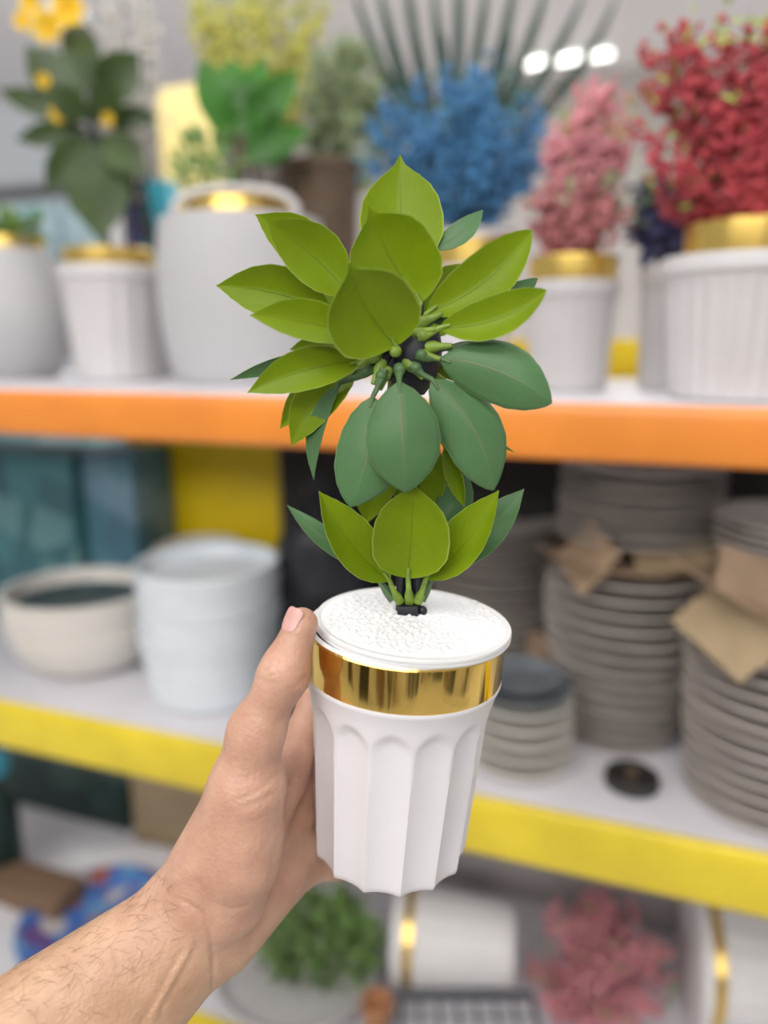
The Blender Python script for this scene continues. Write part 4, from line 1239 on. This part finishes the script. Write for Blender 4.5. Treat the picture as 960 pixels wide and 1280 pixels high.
# small dark holder
P = stand(799, 1000, Z_YELLOW, 62); r_ = pxm(P, 66) / 2
t = thing('candle_holder', P, 'small round dark brown candle holder alone on the yellow-fronted shelf', 'candle holder')
b = MB(); b.lathe([(0, 0.001), (r_ * .8, 0), (r_, 0.004), (r_ * .98, 0.016), (r_ * .86, 0.019), (r_ * .62, 0.016), (r_ * .5, 0.009), (0, 0.008)], 48, org=P); b.build('dish', M['back_dark'], t)
b = MB(); b.lathe([(0, 0.008), (r_ * .25, 0.008), (r_ * .25, 0.022), (r_ * .18, 0.024), (0, 0.024)], 24, org=P); b.build('candle', M['bark'], t)

# ---- lowest shelf
carton('dark green printed carton at the left on the lowest shelf', -140, 124, 1.14, 950, Z_BOTTOM, M['green_box'], 0.08, flaps=False)
carton('tan cardboard carton behind the wrist on the lowest shelf', 132, 300, 1.12, 962, Z_BOTTOM, M['card_light'], 0.09)
P = on(-14, 1140, Z_BOTTOM)
c_ = Vector((P.x + 0.03, P.y + 0.05, P.z))
t = thing('carton', c_, 'flat brown carton lying in front of the dark green carton', 'box', 'cartons on the shelves')
b = MB(); b.box((c_.x, c_.y, c_.z + 0.024), (0.24, 0.08, 0.046), bev=0.003); b.build('body', M['card_dark'], t)
b = MB(); b.box((c_.x, c_.y, c_.z + 0.0485), (0.23, 0.036, 0.002)); b.build('flap', M['card_dark'], t)
# tall turquoise bottle at the frame's left edge
Pb = on(6, 1096, Z_BOTTOM); Pb.y = min(Pb.y, 1.10); hh = zat(Pb, 945)
t = thing('bottle', Pb, 'dark bottle with a turquoise cap at the left end of the lowest shelf', 'bottle')
b = MB(); rr = pxm(Pb, 50) / 2
b.lathe([(0, 0.001), (rr * .9, 0), (rr, 0.006), (rr, hh * .62), (rr * .7, hh * .76), (rr * .42, hh * .84), (rr * .42, hh * .88), (0, hh * .88)], 40, org=Pb); b.build('body', M['green_box'], t)
b = MB(); b.lathe([(0, hh * .865), (rr * .8, hh * .865), (rr * .86, hh * .88), (rr * .84, hh * .985), (rr * .6, hh), (0, hh)], 32, org=Pb); b.build('cap', M['turq'], t)

C = on(122, 1158, Z_BOTTOM)
b = plate_mesh(pxm(C, 290) / 2, 0.014); o = b.build('plate', M['paper']); o.location = C
tag(o, 'large white serving plate lying under the blue plate', 'plate')
b = plate_mesh(pxm(C, 186) / 2, 0.016)
C2 = C + Vector((0.0, 0, 0.006)); 
t = thing('plate', C2, 'blue painted plate with red and purple patches left of the wrist', 'plate')
b.v = [tuple(Vector(p) + C2) for p in b.v]; b.build('dish', M['blue_plate'], t)
rr = pxm(C, 186) / 2
b = MB(); b.lathe([(rr * .86, 0.0128), (rr * .995, 0.0170), (rr * 1.003, 0.0166), (rr * .99, 0.0158)], 64, org=C2); b.build('rim', M['fl_blue'], t)
# green plant in a wide bowl
Cg = on(366, 1282, Z_BOTTOM) + FH * 0.075
t = thing('potted_plant', Cg, 'low small-leaved green plant in a wide grey-white bowl below the hand', 'potted plant')
rr = pxm(Cg, 205) / 2; hh = 0.050
b = MB(); b.lathe([(0, 0.001), (rr * .6, 0), (rr * .66, 0.003), (rr * .9, hh * .6), (rr, hh), (rr * .97, hh + .003), (rr * .92, hh), (rr * .88, hh - .012), (0, hh - .012)], 64, org=Cg); b.build('bowl', M['pot_grey'], t)
foliage(t, Cg + Vector((0, 0, hh)), (398, 1172), (84, 62), 420, 0.026, 0.013, 'fol_mid', 91, trunk=True, upw=0.9, zd=0.0)
P = on(455, 1292, Z_BOTTOM)
b = MB(); b.lathe([(0, 0.001), (0.016, 0), (0.022, 0.05), (0.025, 0.05), (0.025, 0.062), (0.021, 0.062), (0.018, 0.045), (0, 0.045)], 40)
o = b.build('terracotta_pot', M['terracotta']); o.location = P + FH * 0.0 + _r * 0.02; tag(o, 'small empty terracotta pot beside the low green plant', 'pot')

# pots lying on their side
def lying_pot(label, px, py, d, length, rad, ang, group, gold_at=0.20):
    P = at(px, py, d)
    P.z = Z_BOTTOM + rad * 1.02
    ax = (Matrix.Rotation(ang, 3, 'Z') @ _r)
    rot = Matrix((Vector((0, 0, 1)).cross(ax).normalized(), Vector((0, 0, 1)), ax)).transposed()
    rot = Matrix((ax.cross(Vector((0, 0, 1))).normalized(), Vector((0, 0, 1)), ax)).transposed()
    if rot.determinant() < 0: rot = Matrix((-ax.cross(Vector((0, 0, 1))).normalized(), Vector((0, 0, 1)), ax)).transposed()
    t = thing('flower_pot', P, label, 'pot', group, rot=rot)
    h = length / 2
    b = MB()
    prof = [(0, -h), (rad * .86, -h), (rad * .92, -h + .003), (rad, -h + 0.004), (rad, -h + 0.018), (rad * .95, -h + .020), (rad * .95, -h + 0.036), (rad * .98, -h + 0.038)]
    for k in range(1, 9): prof.append((rad * (.98 - .20 * k / 8), -h + 0.038 + (2 * h - 0.042) * k / 8))
    prof += [(rad * .74, h), (0, h)]
    b.lathe(prof, 120, mod=lambda a, z, r_: (-0.03 * r_ * abs(math.cos(a * 10)) if z > -h + 0.045 and r_ > rad * .6 else 0))
    b.build('pot', M['pot_lying'], t, local=True)
    b = MB(); b.lathe([(rad * .955, -h + 0.021), (rad * .965, -h + 0.0215), (rad * .965, -h + 0.0355), (rad * .955, -h + 0.036)], 64); b.build('gold_band', M['gold_shelf'], t, local=True)
    return t
lying_pot('white gold-banded pot lying on its side below the held pot', 566, 1186, 1.22, 0.195, 0.078, R(-8), 'white pots lying on the lowest shelf')
lying_pot('white gold-banded pot lying on its side right of the pink flowers', 975, 1222, 1.13, 0.27, 0.10, R(-12), 'white pots lying on the lowest shelf')
# wire basket under the lying pot
Pw = on(575, 1292, Z_BOTTOM)
t = thing('wire_tray', Pw, 'dark wire tray in front of the lying white pot', 'tray')
b = MB()
for k in range(9):
    u = -0.12 + 0.03 * k
    b.tube([Pw + _r * u + FH * -0.06 + Vector((0, 0, .004)), Pw + _r * u + FH * 0.05 + Vector((0, 0, .004))], 0.002, 6)
for k in range(5):
    v = -0.06 + 0.0275 * k
    b.tube([Pw + _r * -0.12 + FH * v + Vector((0, 0, .008)), Pw + _r * 0.12 + FH * v + Vector((0, 0, .008))], 0.002, 6)
b.build('grid', M['wire'], t)
b = MB(); pts = [Pw + _r * x + FH * y + Vector((0, 0, .020)) for x, y in ((-.12, -.06), (.12, -.06), (.12, .05), (-.12, .05), (-.12, -.06))]
b.tube(pts, 0.004, 8)
b.build('rim', M['wire'], t)
# pink flower bunch lying
Pp = on(748, 1275, Z_BOTTOM) + FH * 0.03
t = thing('flower_bunch', Pp, 'bunch of pale pink artificial flowers between the lying white pots', 'flowers')
spray(t, Pp + Vector((0, 0, .012)) + FH * 0.03, (748, 1205), (102, 88), 70, 40, 0.0055, 'fl_pink', 'fol_mid', 95, spread=0.014, fol_len=0.02, fol=70, zd=-0.05, frac=0.3, zmin=Z_BOTTOM + 0.012)

# ---- far shop beyond the rack
def far_display():
    P = xline(20, 300, 3.0); z0 = 0
    t = thing('display_rack', (P.x, 3.0, 0), 'tall far rack filled with pale teal packages left beyond the plants', 'rack')
    b = MB()
    for dx in (-0.62, 0.62): b.box((P.x + dx, 3.1, 1.0), (0.04, 0.3, 2.0))
    for z in (0.1, 0.7, 1.2, 1.6, 1.98): b.box((P.x, 3.1, z), (1.2, 0.3, 0.03))
    b.build('frame', M['post'], t)
    g = random.Random(2)
    for z, hh in ((0.115, .5), (0.715, .4), (1.215, .33), (1.615, .30)):
        for k in range(4):
            b = MB(); b.box((P.x - .44 + .29 * k, 3.1, z + hh * g.uniform(.42, .5)), (0.26, 0.24, hh * .85), bev=0.004); b.build('package', M['teal_far'], t)
    return t
far_display()
P = xline(236, 170, 2.9)
b = MB(); hh = zat(Vector((P.x, 2.9, 0)), 108)
t = thing('sign_board', (P.x, 2.9, 0), 'pale yellow upright board standing beyond the bright green leaves', 'board')
b.box((P.x, 2.9, hh / 2 + .02), (pxm(P, 80), 0.03, hh - .04), bev=0.004); b.build('board', M['yellow_pale'], t)
b = MB(); b.box((P.x, 2.9, 0.02), (0.4, 0.3, 0.04), bev=0.005); b.build('base', M['post'], t)
def lamp(px0, px1, py, d, label):
    a, c_ = at(px0, py, d), at(px1, py, d)
    v = ray((px0 + px1) / 2, py); P = CAM + v * ((2.87 - CAM.z) / v.z)
    ln = abs(px1 - px0) * depth(P) / F_PX
    t = thing('ceiling_lamp', P, label, 'lamp', 'ceiling lamps')
    b = MB(); b.box((P.x, P.y, P.z + .015), (ln * 1.04, 0.10, 0.03), bev=0.004); b.build('housing', M['lamp_body'], t)
    b = MB(); b.tube([P + Vector((-ln / 2, 0, -0.02)), P + Vector((ln / 2, 0, -0.02))], 0.013, 10); b.build('tube', M['lamp'], t)
lamp(655, 762, 70, 4.5, 'lit tube lamp on the ceiling between the blue and red flowers')
lamp(40, 110, 14, 3.0, 'lit tube lamp on the ceiling at the upper left')
# unseen racks of rolls, added to reflect as upright stripes in the gold foil
t = thing('display_rack', (0, -1.2, 0), 'added unseen rack of upright rolls behind the camera, for stripes in the gold band', 'rack')
b = MB(); b.box((0, -1.14, 0.04), (5.2, 0.34, 0.08), bev=0.01); b.box((0, -1.32, 0.7), (5.2, 0.03, 1.4)); b.build('frame', M['paper'], t)
g = random.Random(12); x = -2.5; k = 0
while x < 2.4:
    w_ = g.choice((0.06, 0.10, 0.16, 0.24)); mm = ['bag', 'paper', 'card_dark', 'ceramic', 'bag', 'card_light', 'paper', 'back_dark'][k % 8]
    b = MB(); r_ = w_ / 2
    b.lathe([(0, 0.085), (r_ * .96, 0.085), (r_, 0.095), (r_, 1.25), (r_ * .96, 1.26), (r_ * .3, 1.26), (r_ * .3, 1.10), (0, 1.10)], 32, org=(x + r_, -1.00 - r_, 0)); b.build('roll', M[mm], t)
    x += w_ + g.uniform(0.02, 0.10); k += 1
t = thing('display_rack', (1.3, -0.4, 0), 'added unseen rack of upright rolls beside the camera, for stripes in the gold band', 'rack')  # second added rack, striping the right half of the band
b = MB(); b.box((1.42, -0.12, 0.04), (0.34, 1.5, 0.08), bev=0.01); b.box((1.60, -0.12, 0.7), (0.03, 1.5, 1.4)); b.build('frame', M['paper'], t)
y = -0.80; k = 0
while y < 0.45:
    w_ = g.choice((0.05, 0.08, 0.12, 0.18)); mm = ['bag', 'ceramic', 'back_dark', 'card_light', 'bag', 'paper'][k % 6]
    b = MB(); r_ = w_ / 2
    b.lathe([(0, 0.085), (r_ * .96, 0.085), (r_, 0.095), (r_, 1.15), (r_ * .96, 1.16), (r_ * .3, 1.16), (r_ * .3, 1.0), (0, 1.0)], 32, org=(1.28 + r_, y + r_, 0)); b.build('roll', M[mm], t)
    y += w_ + g.uniform(0.03, 0.10); k += 1
